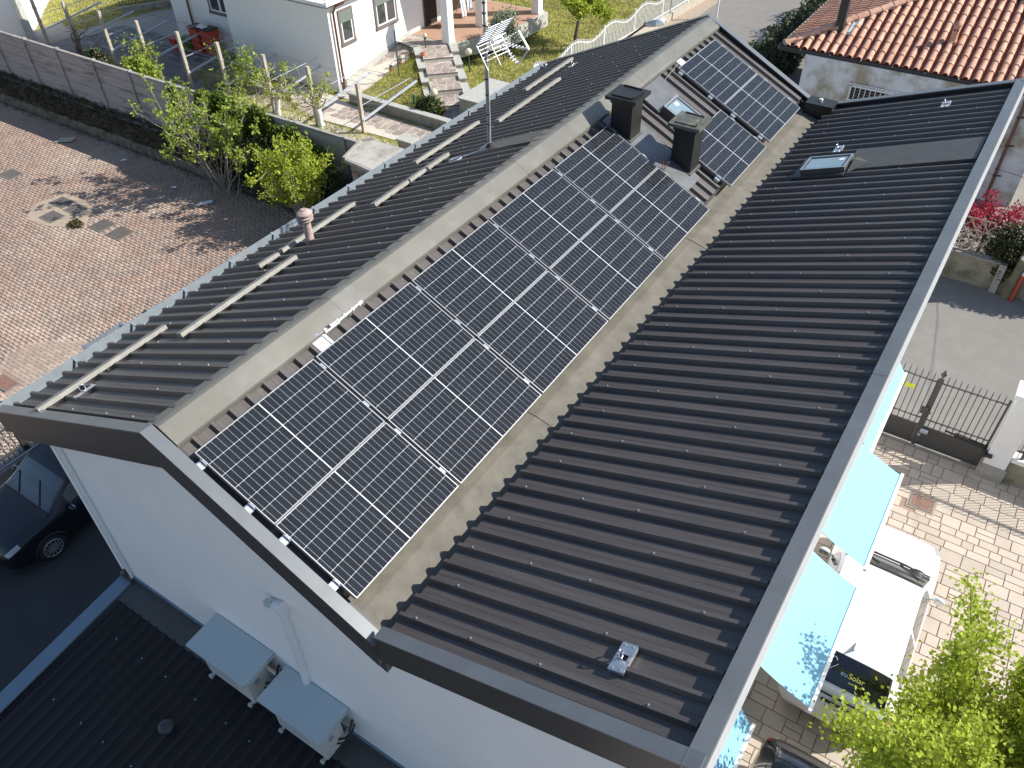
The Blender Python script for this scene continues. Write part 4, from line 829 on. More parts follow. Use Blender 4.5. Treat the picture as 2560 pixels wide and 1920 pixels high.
# big shrubs by the wall
def shrub(x, y, z, label, sd, n, lean, h, cl, lf, per, sz, r0, sp_=.45, dep=2):
    random.seed(sd); t = thing('courtyard_shrub', label, 'shrub', (x, y, z)); segs = []; tips = []
    for k in range(n):
        a = random.uniform(0, 6.28); q = Vector((x + random.gauss(0, .25), y + random.gauss(0, .12), z)); d = Vector((math.cos(a) * lean[0] + lean[2], math.sin(a) * lean[1] - .08, 1))
        grow(q, d, h * random.uniform(.75, 1.1), r0, dep, segs, tips, sp_, .09, (2, 3), .42, .10, .009)
    branches('stems', segs, M['barkl'], t, 5)
    if cl:
        ends = [(s_[0][-1], (s_[0][-1] - s_[0][-2]).normalized()) for s_ in segs]; P = []; D = []
        for q, d in ends:
            for _ in range(per): a = rng.normal(size=3); P.append(q + Vector(a * .03)); D.append(d * .5 + Vector(a))
        leaves('foliage', P, sz, M[lf], t, None, dirs=D, jit=.1)
    else:
        P, D = scatter(tips, per, .09); leaves('foliage', P, sz, M[lf], t, None, dirs=D, jit=.9)
    return t
shrub(-17.5, 13.5, -.8, 'spindly many-stemmed shrub with leaf rosettes by the precast wall', 41, 30, (.62, .45, .0), 2.75, True, 'leafb', 13, .115, .019, .45, 2)
shrub(-13.4, 13.3, -.8, 'dense lime green shrub between the spindly shrub and the grey roof gutter', 43, 24, (.60, .45, 0), 2.25, False, 'leafy', 8, .10, .022, .55, 2)
P = blob_leaves((-15.2, 13.9, .25), (4.4, .55, 1.25), 13000, .7); leaves('undergrowth', P, .09, M['leafd'], None, 'stuff')
# litter
for (x, y, z, r_, s_, mm, lb) in ((-26.1, 12.8, -.8, .5, (.38, .22), 'post', 'brown cardboard scrap lying at the foot of the bank, far left'), (-19.2, 12.5, -.8, .2, (.12, .05), 'white', 'small white litter scrap by the kerb below the ivy post'), (-17.35, 12.3, -.8, .9, (.30, .10), 'pipew', 'torn white plastic sheet scrap on the pavers by the shrubs'), (-22.6, 12.9, -.8, .4, (.12, .06), 'white', 'white litter scrap below the middle of the precast wall')):
    mb = MB(); ux = Vector((math.cos(r_), math.sin(r_), 0)); uy = Vector((-math.sin(r_), math.cos(r_), 0)); c = Vector((x, y, z + .03)); a, b = s_
    mb.slab([c - ux * a - uy * b, c + ux * a * .9 - uy * b * .8 + Vector((0, 0, .02)), c + ux * a + uy * b * .7 + Vector((0, 0, .05)), c - ux * a * .7 + uy * b], (0, 0, .01)); solo('litter', mb, M[mm], lb, 'litter')
# concrete slab roofed shed, corner pillars
t = thing('concrete_shed', 'small shed with a stained cut-corner concrete slab roof by the left gutter', 'shed', (-10.6, 14, -1.2))
out = [(-11.25, 14.85), (-11.5, 14.55), (-11.15, 13.35), (-10.0, 13.2), (-8.6, 13.2), (-8.6, 14.85)]
mb = MB(); mb.slab([(x, y, 1.98) for x, y in out], (0, 0, .10)); part('roof_slab', mb, M['concrete'], t)
mb = MB(); cx_, cy_ = -10.2, 14.1
mb.slab([(x + (cx_ - x) * .07, y + (cy_ - y) * .09, 2.081) for x, y in out], (0, 0, .006)); part('roof_coat', mb, mat('stained_roof_coat', (.42, .40, .36), .9, var=.1, scale=2, stain=(.24, .20, .16), sscale=1.3, samt=.8, sthr=.56), t)
mb = MB()
for a, b in zip(out, out[1:]):
    if a[1] > 14.5 or b[0] < -11: mb.beam((a[0], a[1], 2.11), (b[0], b[1], 2.11), .09, .07)
part('roof_kerb', mb, M['concrete'], t)
mb = MB(); mb.box(-11.0, -8.7, 13.45, 14.6, -1.25, 1.97); part('wall', mb, M['mosswall'], t)
mb = MB()
for k in range(6): mb.box(-10.95 + k * .35, -10.72 + k * .35, 13.40, 13.45, -1.2, 1.7)
part('door_boards', mb, M['trellis'], t)
for (x0, x1, y0, y1, zt, lb) in ((-12.2, -11.5, 16.9, 17.35, 1.03, 'square stone-capped pillar behind the cut-corner slab roof'), (-12.35, -10.6, 20.75, 22.9, 1.05, 'wide stone-capped block wall at the foot of the garden steps')):
    t = thing('capped_pillar', lb, 'pillar', (x0, y0, 0)); mb = MB(); mb.box(x0 + .05, x1 - .05, y0 + .05, y1 - .05, -.02, zt - .05); part('shaft', mb, M['concrete'], t); mb = MB(); mb.slab([(x0, y0, zt - .05), (x1, y0, zt - .05), (x1, y1, zt - .05), (x0, y1, zt - .05)], (0, 0, .05)); part('cap', mb, M['stone'], t)
# ================================================================ CRAZY PAVING
def clip(poly, p, n):   # keep the side where (q-p).n <= 0
    out = []
    for i in range(len(poly)):
        a, b = poly[i], poly[(i + 1) % len(poly)]; da = (a[0] - p[0]) * n[0] + (a[1] - p[1]) * n[1]; db = (b[0] - p[0]) * n[0] + (b[1] - p[1]) * n[1]
        if da <= 0: out.append(a)
        if da * db < 0: t = da / (da - db); out.append((a[0] + (b[0] - a[0]) * t, a[1] + (b[1] - a[1]) * t))
    return out
def crazy(parent, x0, x1, y0, y1, size, z, joint=.04, sd=1, xf=None, fm=None):
    random.seed(sd); nx = max(1, round((x1 - x0) / size)); ny = max(1, round((y1 - y0) / size)); sx = (x1 - x0) / nx; sy = (y1 - y0) / ny; S = {}
    for i in range(-1, nx + 1):
        for j in range(-1, ny + 1): S[i, j] = (x0 + (i + .5 + random.uniform(-.38, .38)) * sx, y0 + (j + .5 + random.uniform(-.38, .38)) * sy)
    for i in range(nx):
        for j in range(ny):
            c = S[i, j]; poly = [(x0, y0), (x1, y0), (x1, y1), (x0, y1)]
            for a in range(-2, 3):
                for b in range(-2, 3):
                    if (a or b) and (i + a, j + b) in S:
                        o_ = S[i + a, j + b]; n = (o_[0] - c[0], o_[1] - c[1]); L = math.hypot(*n); m_ = ((c[0] + o_[0]) / 2 - n[0] / L * joint / 2, (c[1] + o_[1]) / 2 - n[1] / L * joint / 2)
                        if poly: poly = clip(poly, m_, n)
            if len(poly) < 3: continue
            q = [(p[0], p[1]) for p in poly]; f = xf or (lambda x, y: (x, y, z)); mb = MB(); mb.slab([f(*p) for p in q], (0, 0, .006)); part('flagstone', mb, fm or M['crazy'], parent)
def paved(name, pts, z, m):
    mb = MB(); mb.add([(x, y, (z(x, y) if callable(z) else z)) for x, y in pts], [tuple(range(len(pts)))]); o = struct(name, mb, m); ORI[o.name] = Vector((0, 0, 0)); return o
# garden ground, north of the precast wall
lawn = paved('lawn', [(-70, 14.7), (-10.25, 14.7), (-10.25, 80), (-70, 80)], -.012, M['lawn'])
# shaded courtyard of the white house, crazy paved
pv = paved('paved_yard', [(-36, 15.3), (-22.3, 15.3), (-21.0, 17.6), (-21.6, 18.9), (-24.5, 20.3), (-24.5, 24.5), (-33.6, 24.5), (-33.9, 21.5), (-34.6, 19.6), (-36.5, 20.0)], .004, M['yardmortar'])
crazy(pv, -34.2, -22.3, 15.4, 18.9, .52, .006, .045, 2, None, M['yardstone']); crazy(pv, -33.4, -24.6, 18.9, 21.4, .52, .006, .045, 3, None, M['yardstone'])
p1 = paved('garden_path', [(-22.2, 17.2), (-12.4, 17.2), (-12.4, 18.2), (-22.2, 18.2)], .0045, M['mortar'])
p1 = paved('garden_path', [(-22.0, 18.2), (-12.3, 18.45), (-12.3, 19.75), (-17.2, 19.95), (-19.6, 20.55), (-22.0, 19.2)], .008, M['mortar'])
crazy(p1, -21.9, -17.3, 18.3, 19.3, .40, .010, .045, 4); crazy(p1, -17.2, -12.3, 18.75, 19.85, .36, .010, .042, 5); crazy(p1, -16.2, -12.5, 16.1, 16.9, .36, .008, .045, 6)
p2 = paved('near_garden_path', [(-21.8, 16.2), (-12.2, 16.0), (-12.2, 17.0), (-21.8, 17.1)], .006, M['mortar']); crazy(p2, -21.7, -17.0, 16.2, 17.0, .38, .008, .045, 7)
def grass(name, polyx, N, zf, size=.085, sd=1, excl=None):
    r = np.random.default_rng(sd); xs_, ys_ = [p[0] for p in polyx], [p[1] for p in polyx]; P = []
    q = r.uniform((min(xs_), min(ys_)), (max(xs_), max(ys_)), (N * 3, 2))
    inside = np.zeros(len(q), bool); n = len(polyx); j = n - 1
    for i in range(n):
        xi, yi = polyx[i]; xj, yj = polyx[j]; c = ((yi > q[:, 1]) != (yj > q[:, 1])) & (q[:, 0] < (xj - xi) * (q[:, 1] - yi) / (yj - yi + 1e-12) + xi); inside ^= c; j = i
    q = q[inside][:N]; P = np.column_stack([q, zf(q[:, 0], q[:, 1])])
    return leaves(name, P, size, M['blade'], None, 'stuff', asp=.22, dirs=np.tile(np.array([0, 0, 1.]), (len(P), 1)), jit=.75)
zero = lambda x, y: x * 0 - .01
grass('lawn_grass', [(-16.0, 22.8), (-12.0, 22.8), (-10.4, 24), (-10.3, 46), (-22, 46), (-19, 31), (-16, 29), (-16, 25.4), (-13.4, 22.9)], 42000, zero, .12, 2)
grass('strip_grass', [(-21.5, 17.3), (-12.6, 17.05), (-12.6, 18.35), (-17.4, 18.25), (-19.6, 18.9), (-22.8, 19.4), (-25.5, 19.6), (-25, 18.6)], 9000, zero, .09, 3)
grass('far_lawn_grass', [(-45, 20.6), (-34.8, 19.6), (-34.2, 22.5), (-30, 28), (-45, 34)], 16000, zero, .13, 4)
# ================================================================ WHITE HOUSE
wh = thing('white_house', 'white rendered house with dark window surrounds, brown gutters and a terracotta porch', 'house', (-18.3, 20.6, 0))
wm = MB(); wm.slab([(-18.3, 20.6, -.1), (-24.3, 20.6, -.1), (-24.3, 21.5, -.1), (-29.2, 21.5, -.1), (-29.2, 34, -.1), (-21.2, 34, -.1), (-21.2, 27.65, -.1), (-18.3, 27.65, -.1)], (0, 0, 3.4)); part('wall', wm, M['wall2'], wh)
wm = MB(); wm.box(-29.2, -24.35, 21.55, 33.9, 3.25, 6.3); part('upper_wall', wm, M['wall2'], wh); wm = MB(); wm.box(-29.5, -24.0, 21.2, 34.2, 6.3, 6.5); part('upper_eaves', wm, M['winwhite'], wh)
wm = MB(); wm.slab([(-18.27, 20.55, -.1), (-18.27, 25.4, .35), (-18.27, 25.4, 1.1), (-18.27, 20.55, .35)], (-.03, 0, 0)); part('stone_plinth', wm, M['stone'], wh)
rm = MB(); rm.slab([(-17.98, 20.28, 3.50), (-30, 20.28, 3.50), (-30, 35, 3.50), (-15.7, 35, 3.50), (-15.7, 27.0, 3.50), (-17.98, 25.0, 3.50)], (0, 0, .12)); part('eaves', rm, M['winwhite'], wh)
rm = MB(); rm.add([(-18.3, 20.6, 3.63), (-30, 20.6, 3.63), (-30, 35, 3.63), (-15.9, 35, 3.63), (-15.9, 27.3, 3.63), (-18.3, 25.3, 3.63), (-23.8, 26, 5.5), (-23.8, 30, 5.5)], [(0, 1, 6), (1, 2, 7, 6), (2, 3, 7), (3, 4, 5, 0, 6, 7)]); part('roof', rm, M['tilej'], wh)
gm = MB(); gm.beam((-17.95, 20.2, 3.60), (-17.95, 25, 3.60), .16, .12); gm.beam((-17.95, 20.25, 3.60), (-30, 20.25, 3.60), .16, .12); part('gutter', gm, M['winwhite'], wh)
gm = MB(); gm.tube([(-17.95, 21.3, 3.52), (-17.97, 21.2, 3.42), (-18.12, 20.9, 3.35), (-18.2, 20.82, 3.1), (-18.2, 20.82, .05)], .045, 10); part('downpipe', gm, M['browngutter'], wh, 40)
gm = MB(); gm.tube([(-27.9, 21.42, 3.3), (-27.9, 21.42, .0)], .045, 10); part('downpipe', gm, M['browngutter'], wh, 40)
def window_x(y0, y1, z0, z1, mt, kids=2, shutter=True, parent=wh, X=-18.3):   # window in a wall facing +x
    mb = MB(); e = .1
    mb.box(X + .002, X + .05, y0 - e, y0, z0 - e, z1 + e); mb.box(X + .002, X + .05, y1, y1 + e, z0 - e, z1 + e); mb.box(X + .002, X + .06, y0 - e - .02, y1 + e + .02, z0 - e - .04, z0); mb.box(X + .002, X + .05, y0, y1, z1, z1 + e)
    f = part('window', mb, M['brownrim'], parent); mb = MB(); n = kids; 
    for i in range(n):
        a = y0 + (y1 - y0) * i / n; b = y0 + (y1 - y0) * (i + 1) / n; t_ = .055
        mb.box(X + .004, X + .04, a, a + t_, z0, z1); mb.box(X + .004, X + .04, b - t_, b, z0, z1); mb.box(X + .004, X + .04, a + t_, b - t_, z0, z0 + t_); mb.box(X + .004, X + .04, a + t_, b - t_, z1 - t_, z1)
    part('sash', mb, M['winwhite'], f); mb = MB(); mb.box(X + .003, X + .018, y0, y1, z0, z1); part('pane', mb, M['glass'], f)
    if shutter:
        for k in range(int((z1 - z0) * .38 / .045)): mb = MB()
        mb = MB()
        for k in range(int((z1 - z0) * .38 / .045)): mb.box(X + .042, X + .049, y0, y1, z1 - (k + 1) * .045 + .006, z1 - k * .045)
        part('roller_shutter', mb, M['curtain'], f)
window_x(21.22, 21.85, 1.85, 3.0, 0, 1); window_x(23.35, 24.55, 1.85, 3.1, 0, 2)
def window_y(x0, x1, z0, z1, Y, parent=wh):
    mb = MB(); e = .1; mb.box(x0 - e, x0, Y - .05, Y - .002, z0 - e, z1 + e); mb.box(x1, x1 + e, Y - .05, Y - .002, z0 - e, z1 + e); mb.box(x0 - e - .02, x1 + e + .02, Y - .07, Y - .002, z0 - e - .04, z0); f = part('window', mb, M['brownrim'], parent)
    mb = MB(); t_ = .055
    for i in range(2):
        a = x0 + (x1 - x0) * i / 2; b = x0 + (x1 - x0) * (i + 1) / 2; mb.box(a, a + t_, Y - .04, Y - .004, z0, z1); mb.box(b - t_, b, Y - .04, Y - .004, z0, z1); mb.box(a + t_, b - t_, Y - .04, Y - .004, z0, z0 + t_); mb.box(a + t_, b - t_, Y - .04, Y - .004, z1 - t_, z1)
    part('sash', mb, M['winwhite'], f); mb = MB(); mb.box(x0, x1, Y - .018, Y - .003, z0, z1); part('pane', mb, M['glass'], f)
window_y(-26.4, -25.1, 1.75, 3.1, 21.5)
mb = MB(); mb.box(-18.298, -18.24, 26.42, 27.32, .96, 3.1); dr = part('door', mb, M['brownrim'], wh); mb = MB()
for k in range(16): mb.box(-18.24, -18.21, 26.45 + k * .053, 26.485 + k * .053, 1.0, 3.05)
part('strip_curtain', mb, M['doord'], dr)
# porch
mb = MB(); mb.slab([(-18.3, 25.35, .30), (-16.0, 25.28, .30), (-14.6, 27.9, .30), (-14.6, 31, .30), (-21.3, 31, .30), (-21.3, 27.6, .30), (-18.3, 27.6, .30)], (0, 0, .62)); part('porch_base', mb, M['stone'], wh)
mb = MB(); mb.slab([(-18.29, 25.47, .922), (-16.12, 25.40, .922), (-14.75, 27.95, .922), (-14.75, 30.9, .922), (-21.2, 30.9, .922), (-21.2, 27.65, .922), (-18.29, 27.65, .922)], (0, 0, .012)); part('porch_floor', mb, M['porch'], wh)
for x, y in ((-16.28, 25.5), (-16.2, 27.9), (-14.95, 30.6)):
    mb = MB(); mb.box(x - .19, x + .19, y - .19, y + .19, .93, 3.38); cl = part('column', mb, M['wall2'], wh)
    mb = MB(); mb.box(x - .21, x + .21, y - .21, y + .21, .93, 1.03); part('column_base', mb, M['wall2'], cl)
mb = MB(); mb.tube([(-14.9, 31, .9), (-14.9, 31, 3.3)], .06, 10); part('downpipe', mb, M['browngutter'], wh, 40)
# mat, cloth
mb = MB(); mb.box(-18.1, -17.5, 26.5, 27.2, .936, .95); dm = solo('door_mat', mb, M['matte'], 'brown door mat with a dark frame pattern before the strip curtain', 'door mat'); 
for k in (0, .1):
    mb = MB()
    for a, b, c_, d_ in ((-18.05 + k, -17.55 - k, 26.55 + k, 26.57 + k), (-18.05 + k, -17.55 - k, 27.13 - k, 27.15 - k), (-18.05 + k, -18.03 + k, 26.57 + k, 27.13 - k), (-17.57 - k, -17.55 - k, 26.57 + k, 27.13 - k)): mb.box(a, b, c_, d_, .95, .953)
    part('pattern', mb, M['dark'], dm)
t = thing('laundry_rack', 'pale blue cloths drying on a folding rack in the porch', 'laundry', (-17.6, 28.6, .93))
mb = MB()
for s in (-.3, .3): mb.tube([(-17.9 + s * .3, 28.6 + s, .94), (-17.6, 28.6 + s * .9, 1.8)], .015, 6); mb.tube([(-17.3 + s * .3, 28.6 + s, .94), (-17.6, 28.6 + s * .9, 1.8)], .015, 6)
mb.tube([(-17.6, 28.1, 1.8), (-17.6, 29.1, 1.8)], .015, 6); part('stand', mb, M['alu'], t, 40)
for k, (yy, hh) in enumerate(((28.2, .85), (28.65, .7))):
    mb = MB(); rows = []
    for i in range(9): rows.append([(-17.58 + .05 * math.sin(j * 1.7 + k) * (i / 8) + i * .012, yy + j * .055, 1.83 - hh * i / 8) for j in range(8)])
    mb.grid(rows); part('cloth', mb, M['cloth'], t, 80)
# side strip of flagstones climbing along the front wall, low edge wall, bed
zs = lambda x, y: max(0.0, min(.9, (y - 20.6) * .205))
sd_ = paved('side_path', [(-18.3, 20.3), (-17.0, 20.3), (-17.0, 24.9), (-18.3, 25.3)], lambda x, y: zs(x, y) + .01, M['mortar']); crazy(sd_, -18.25, -17.1, 20.4, 25.2, .42, 0, .045, 8, lambda x, y: (x, y, zs(x, y) + .012))
t = thing('edging_wall', 'stepped pale stone edging beside the sloping flagstone strip', 'wall', (-17, 20.5, 0)); 
for k in range(5): mb = MB(); z0 = .02 + k * .18; mb.box(-17.22, -16.95, 20.55 + k * .84, 21.36 + k * .84, z0 - .25, z0 + .10); part('coping_stone', mb, M['stone'], t)
bed = MB(); bed.add([(-17.0, 20.3, .30), (-12.6, 20.1, .10), (-13.3, 21.0, .22), (-16.6, 24.3, .75), (-17.0, 24.3, .75)], [(0, 1, 2, 3, 4)]); struct('planting_bed', bed, M['lawn'])
grass('bed_grass', [(-17.0, 20.35), (-12.9, 20.2), (-13.4, 21.0), (-16.5, 24.1), (-16.95, 24.1)], 7500, lambda x, y: .10 + (y - 20.2) * .15 + (-12.6 - x) * .03, .09, 6)
t = thing('retaining_wall', 'low concrete retaining wall with flat coping along the lower garden path', 'wall', (-15, 20, 0)); mb = MB(); mb.slab([(-17.35, 20.12, -.05), (-12.35, 20.02, -.05), (-12.35, 20.18, -.05), (-17.35, 20.28, -.05)], (0, 0, .42)); part('wall_body', mb, M['concrete'], t)
mb = MB(); mb.slab([(-17.4, 20.06, .37), (-12.3, 19.96, .37), (-12.3, 20.24, .37), (-17.4, 20.34, .37)], (0, 0, .045)); part('coping', mb, M['stone'], t)
# garden steps running diagonally
t = thing('garden_steps', 'flight of shallow crazy-paved garden steps from the porch down to the path', 'steps', (-15, 23, 0))
s0 = Vector((-16.45, 24.75, 0)); sdir = Vector((3.55, -3.65, 0)).normalized(); sw = Vector((sdir.y, -sdir.x, 0)) * -1; LT = 5.3; zt_ = [.90, .74, .54, .34, .16]
cuts = [-.8, 1.25, 2.5, 3.72, 4.75, 5.9]
for k in range(5):
    a, b = cuts[k], cuts[k + 1] + .03; z = zt_[k]; mb = MB(); hw = .62
    mb.slab([s0 + sdir * a - sw * hw, s0 + sdir * b - sw * hw, s0 + sdir * b + sw * hw, s0 + sdir * a + sw * hw], (0, 0, z)); tr_ = part('tread', mb, M['mortar'], t)
    mb = MB(); mb.slab([s0 + sdir * (b - .03) - sw * hw + Vector((0, 0, z - .03)), s0 + sdir * (b + .004) - sw * hw + Vector((0, 0, z - .03)), s0 + sdir * (b + .004) + sw * hw + Vector((0, 0, z - .03)), s0 + sdir * (b - .03) + sw * hw + Vector((0, 0, z - .03))], (0, 0, .045)); part('nosing', mb, M['brownrim'], tr_)
    crazy(tr_, a + .03, b - .06, -hw + .02, hw - .02, .31, 0, .038, 20 + k, lambda u, v, z=z: tuple(s0 + sdir * u + sw * v + Vector((0, 0, z + .002))))
for s, nm in ((-1, 'left'), (1, 'right')):
    t2 = thing('step_side_wall', 'stepped pale stone kerb on the ' + ('bed side' if s < 0 else 'lawn side') + ' of the garden steps', 'wall', tuple(s0 + sw * .75 * s), 'stepped kerbs flanking the garden steps')
    for k in range(5):
        a = -.2 + k * 1.05; b = a + 1.02; z = .98 - k * .17; c_ = sw * s
        if s > 0 and k == 4: continue
        mb = MB(); mb.slab([s0 + sdir * a + c_ * .63, s0 + sdir * b + c_ * .63, s0 + sdir * b + c_ * .90, s0 + sdir * a + c_ * .90] if s > 0 else [s0 + sdir * a + c_ * .90, s0 + sdir * b + c_ * .90, s0 + sdir * b + c_ * .63, s0 + sdir * a + c_ * .63], (0, 0, z - .05)); bk_ = part('block', mb, M['concrete'], t2)
        mb = MB(); q = [s0 + sdir * (a - .02) + c_ * .60, s0 + sdir * (b + .02) + c_ * .60, s0 + sdir * (b + .02) + c_ * .93, s0 + sdir * (a - .02) + c_ * .93]; mb.slab([p + Vector((0, 0, z - .048)) for p in q], (0, 0, .045)); part('coping', mb, M['stone'], bk_)
# porch forecourt
fc = paved('forecourt', [(-18.3, 24.5), (-17.0, 24.2), (-15.6, 25.2), (-16.0, 25.3), (-18.3, 25.4)], .905, M['mortar']); crazy(fc, -18.2, -16.6, 24.6, 25.3, .36, .908, .045, 40)
def globe(x, y, h, label, z0=0, r=.13):
    t = thing('globe_lamp', label, 'garden lamp', (x, y, z0), 'globe garden lamps on thin poles'); mb = MB(); mb.tube([(x, y, z0), (x, y, z0 + h)], .028, 10); part('pole', mb, M['greenpole'], t, 40)
    mb = MB(); mb.lathe((x, y, z0 + h), [(.06, -.02), (.06, .03), (.05, .035)], 12); part('collar', mb, M['dark'], t); mb = MB(); mb.sphere((x, y, z0 + h + .13), r * 1.15, 24, 14); part('globe', mb, M['globe'], t, 60)
globe(-15.0, 25.18, .72, 'cream globe lamp on the lawn to the right of the garden steps'); globe(-13.45, 20.75, .78, 'cream globe lamp rising from the dark bush at the bottom of the steps', .1)
globe(-16.75, 24.5, .5, 'small globe lamp at the top corner of the bed by the flower pots', .8, .08)
t = thing('clothes_line_pole', 'tall dark green clothes line pole standing in the planting bed', 'pole', (-16.45, 22.27, .3)); mb = MB(); mb.tube([(-16.45, 22.27, .2), (-16.45, 22.27, 2.35)], .03, 10); part('pole', mb, M['greenpole'], t, 40)
mb = MB()
for z in (1.9, 2.05, 2.2): mb.tube([(-16.65, 22.2, z), (-16.25, 22.34, z)], .006, 4)
part('line_arms', mb, M['wire'], t)
t = thing('garden_stake', 'short green square stake in front of the dark bush in the bed', 'stake', (-14.6, 20.9, .1)); mb = MB(); mb.box(-14.64, -14.56, 20.86, 20.94, .05, .62); part('stake', mb, M['greenpole'], t)
for k, (x, y, lb) in enumerate(((-17.05, 22.5, 'terracotta pot nearest on the stone edging'), (-17.02, 23.05, 'middle terracotta pot on the stone edging, beside the pole'), (-16.98, 23.75, 'farthest terracotta pot with a tall plant on the stone edging'))):
    z = .45 + k * .13; t = thing('flower_pot', lb, 'flower pot', (x, y, z), 'flower pots on the stone edging'); mb = MB(); mb.lathe((x, y, z), [(.06, 0), (.09, .13), (.10, .14), (.10, .16), (.08, .16)], 16); part('pot', mb, M['pot'], t, 40)
    P = blob_leaves((x, y, z + .25), (.09, .09, .12 + .06 * k), 60 + k * 30); leaves('plant', P, .06, M['leafd'], t)
t = thing('terracotta_urn', 'round terracotta jar tucked in the dark corner of the bed', 'urn', (-16.3, 24.0, .7)); mb = MB(); mb.lathe((-16.35, 23.8, .72), [(.05, 0), (.14, .08), (.15, .17), (.09, .27), (.10, .3)], 16); part('jar', mb, M['pot'], t, 40)
random.seed(50); t = thing('garden_bush', 'dark leafy bush around the lower globe lamp by the steps', 'bush', (-13.7, 20.8, .1)); P = blob_leaves((-13.75, 20.75, .38), (.65, .45, .38), 1500); leaves('foliage', P, .09, M['leafd'], t); P = blob_leaves((-13.75, 20.75, .45), (.65, .45, .36), 420); leaves('shoots', P, .09, M['leafc'], t)
t = thing('low_hedge', 'low mixed hedge on the grass strip behind the slab-roofed shed', 'hedge', (-13.6, 17.2, 0)); P = blob_leaves((-14.0, 16.8, .1), (1.9, .35, .28), 2600, .9); leaves('foliage', P, .10, M['leafc'], t)
# bins by the white house
for k, (x, y, w_, h_, mm, lb) in enumerate(((-26.2, 20.9, .58, 1.12, 'orange', 'tall red wheelie bin against the white house, right of the other bins'), (-26.95, 20.85, .55, 1.12, 'orange', 'tall red wheelie bin between the green bin and the right one'), (-27.6, 20.6, .42, .60, 'greenbin', 'small lime green bin beside the red wheelie bins'), (-28.1, 20.4, .42, .55, 'redp', 'small red bin left of the lime green one'))):
    t = thing('waste_bin', lb, 'bin', (x, y, 0), 'waste bins beside the white house'); a = w_ / 2; mb = MB(); mb.hexa([(x - a * .8, y - a * .8, .04), (x + a * .8, y - a * .8, .04), (x + a * .8, y + a * .8, .04), (x - a * .8, y + a * .8, .04), (x - a, y - a, h_), (x + a, y - a, h_), (x + a, y + a, h_), (x - a, y + a, h_)]); part('body', mb, M[mm], t)
    mb = MB(); mb.box(x - a - .02, x + a + .02, y - a - .02, y + a + .02, h_, h_ + .05); part('lid', mb, M['dark'] if k < 2 else M[mm], t)
t = thing('plastic_bag', 'crumpled pale plastic bag lying on the tall red bin lid', 'bag', (-26.5, 20.8, 1.17)); mb = MB(); rows = []
for i in range(9): rows.append([(-26.75 + .5 * j / 8, 20.65 + .35 * i / 8, 1.18 + .12 * math.sin(math.pi * i / 8) * math.sin(math.pi * j / 8) + random.uniform(0, .05)) for j in range(9)])
mb.grid(rows); part('bag', mb, M['pipew'], t)
# grey table-like rack with folded sheets behind the bins and railing
t = thing('dark_railing', 'dark spear-topped iron railing on a grey kerb beside the far lawn', 'railing', (-34, 23, 0))
a, b = Vector((-34.75, 22.4, 0)), Vector((-30.5, 29.5, 0)); mb = MB(); mb.beam(a + Vector((0, 0, .15)), b + Vector((0, 0, .15)), .2, .3); part('kerb', mb, M['concrete'], t); mb = MB(); n = 56
for i in range(n): p = a.lerp(b, i / n); mb.beam(p + Vector((0, 0, .3)), p + Vector((0, 0, 1.25)), .02, .02, up=(1, 0, 0))
part('bars', mb, M['irondk'], t); mb = MB(); mb.beam(a + Vector((0, 0, .4)), b + Vector((0, 0, .4)), .03, .03); mb.beam(a + Vector((0, 0, 1.15)), b + Vector((0, 0, 1.15)), .03, .03); part('rail', mb, M['irondk'], t)
t = thing('far_white_house', 'corner of a bright white house at the top left edge', 'house', (-36, 18, 0)); mb = MB(); mb.slab([(-35.6, 17.75, -.05), (-42, 23.5, -.05), (-52, 14, -.05), (-46, 8.7, -.05)], (0, 0, 3.4)); part('wall', mb, M['wall2'], t)
mb = MB(); mb.slab([(-35.45, 17.7, -.05), (-35.75, 18.1, -.05), (-35.85, 18.0, -.05), (-35.55, 17.6, -.05)], (0, 0, 3.3)); part('corner_pillar', mb, M['stone'], t)
mb = MB(); mb.slab([(-35.1, 17.75, 3.35), (-42, 24.0, 3.35), (-52.5, 14, 3.35), (-46, 8.2, 3.35)], (0, 0, .15)); part('roof_edge', mb, M['stone'], t)
# ================================================================ LAWN TREES, ROAD, FENCE
def tree(x, y, label, sd, trunk_h, n, L, rad, lf, per, sz, sc_, barkm='barkd', lean=(0, 0), dep=3, cat='tree', upb=.1, mn=.012, spread=.55):
    random.seed(sd); t = thing('garden_tree', label, cat, (x, y, 0)); top = Vector((x + lean[0], y + lean[1], trunk_h)); mb = MB(); mb.tube([(x, y, -.05), (x + lean[0] * .4, y + lean[1] * .4, trunk_h * .5), top], [rad * 1.25, rad, rad * .85], 10); part('trunk', mb, M['bark'], t, 60); segs = []; tips = []
    for k in range(n): a = 6.28 * k / n + random.uniform(-.3, .3); grow(top, (math.cos(a), math.sin(a), .7), L, rad * .6, dep, segs, tips, spread, .16, (2, 3), .68, upb, mn)
    branches('branches', segs, M[barkm], t); P, D = scatter(tips, per, sc_); leaves('foliage', P, sz, M[lf], t, None, dirs=D, jit=.9); return t
tree(-12.65, 30.15, 'small spring-green tree with dark forked branches on the lawn', 61, 1.15, 6, .85, .085, 'leafy', 8, .12, .12, lean=(.1, .12), upb=.02)
tree(-14.3, 26.8, 'grey-leaved olive sapling behind the television antenna', 62, .6, 5, .75, .035, 'leafo', 9, .085, .12, dep=3, upb=.25)
t = paved('road', [(-9.9, 30), (-9.75, 39.0), (-8.6, 60), (8, 60), (-4.8, 42), (-4.7, 31), (-4.7, 16), (-9.9, 16)], .004, M['asph']); paved('road_verge', [(-10.3, 26), (-9.55, 26), (-9.35, 39), (-8.3, 60), (-10.0, 60), (-10.5, 39)], .008, M['sandpatch'])
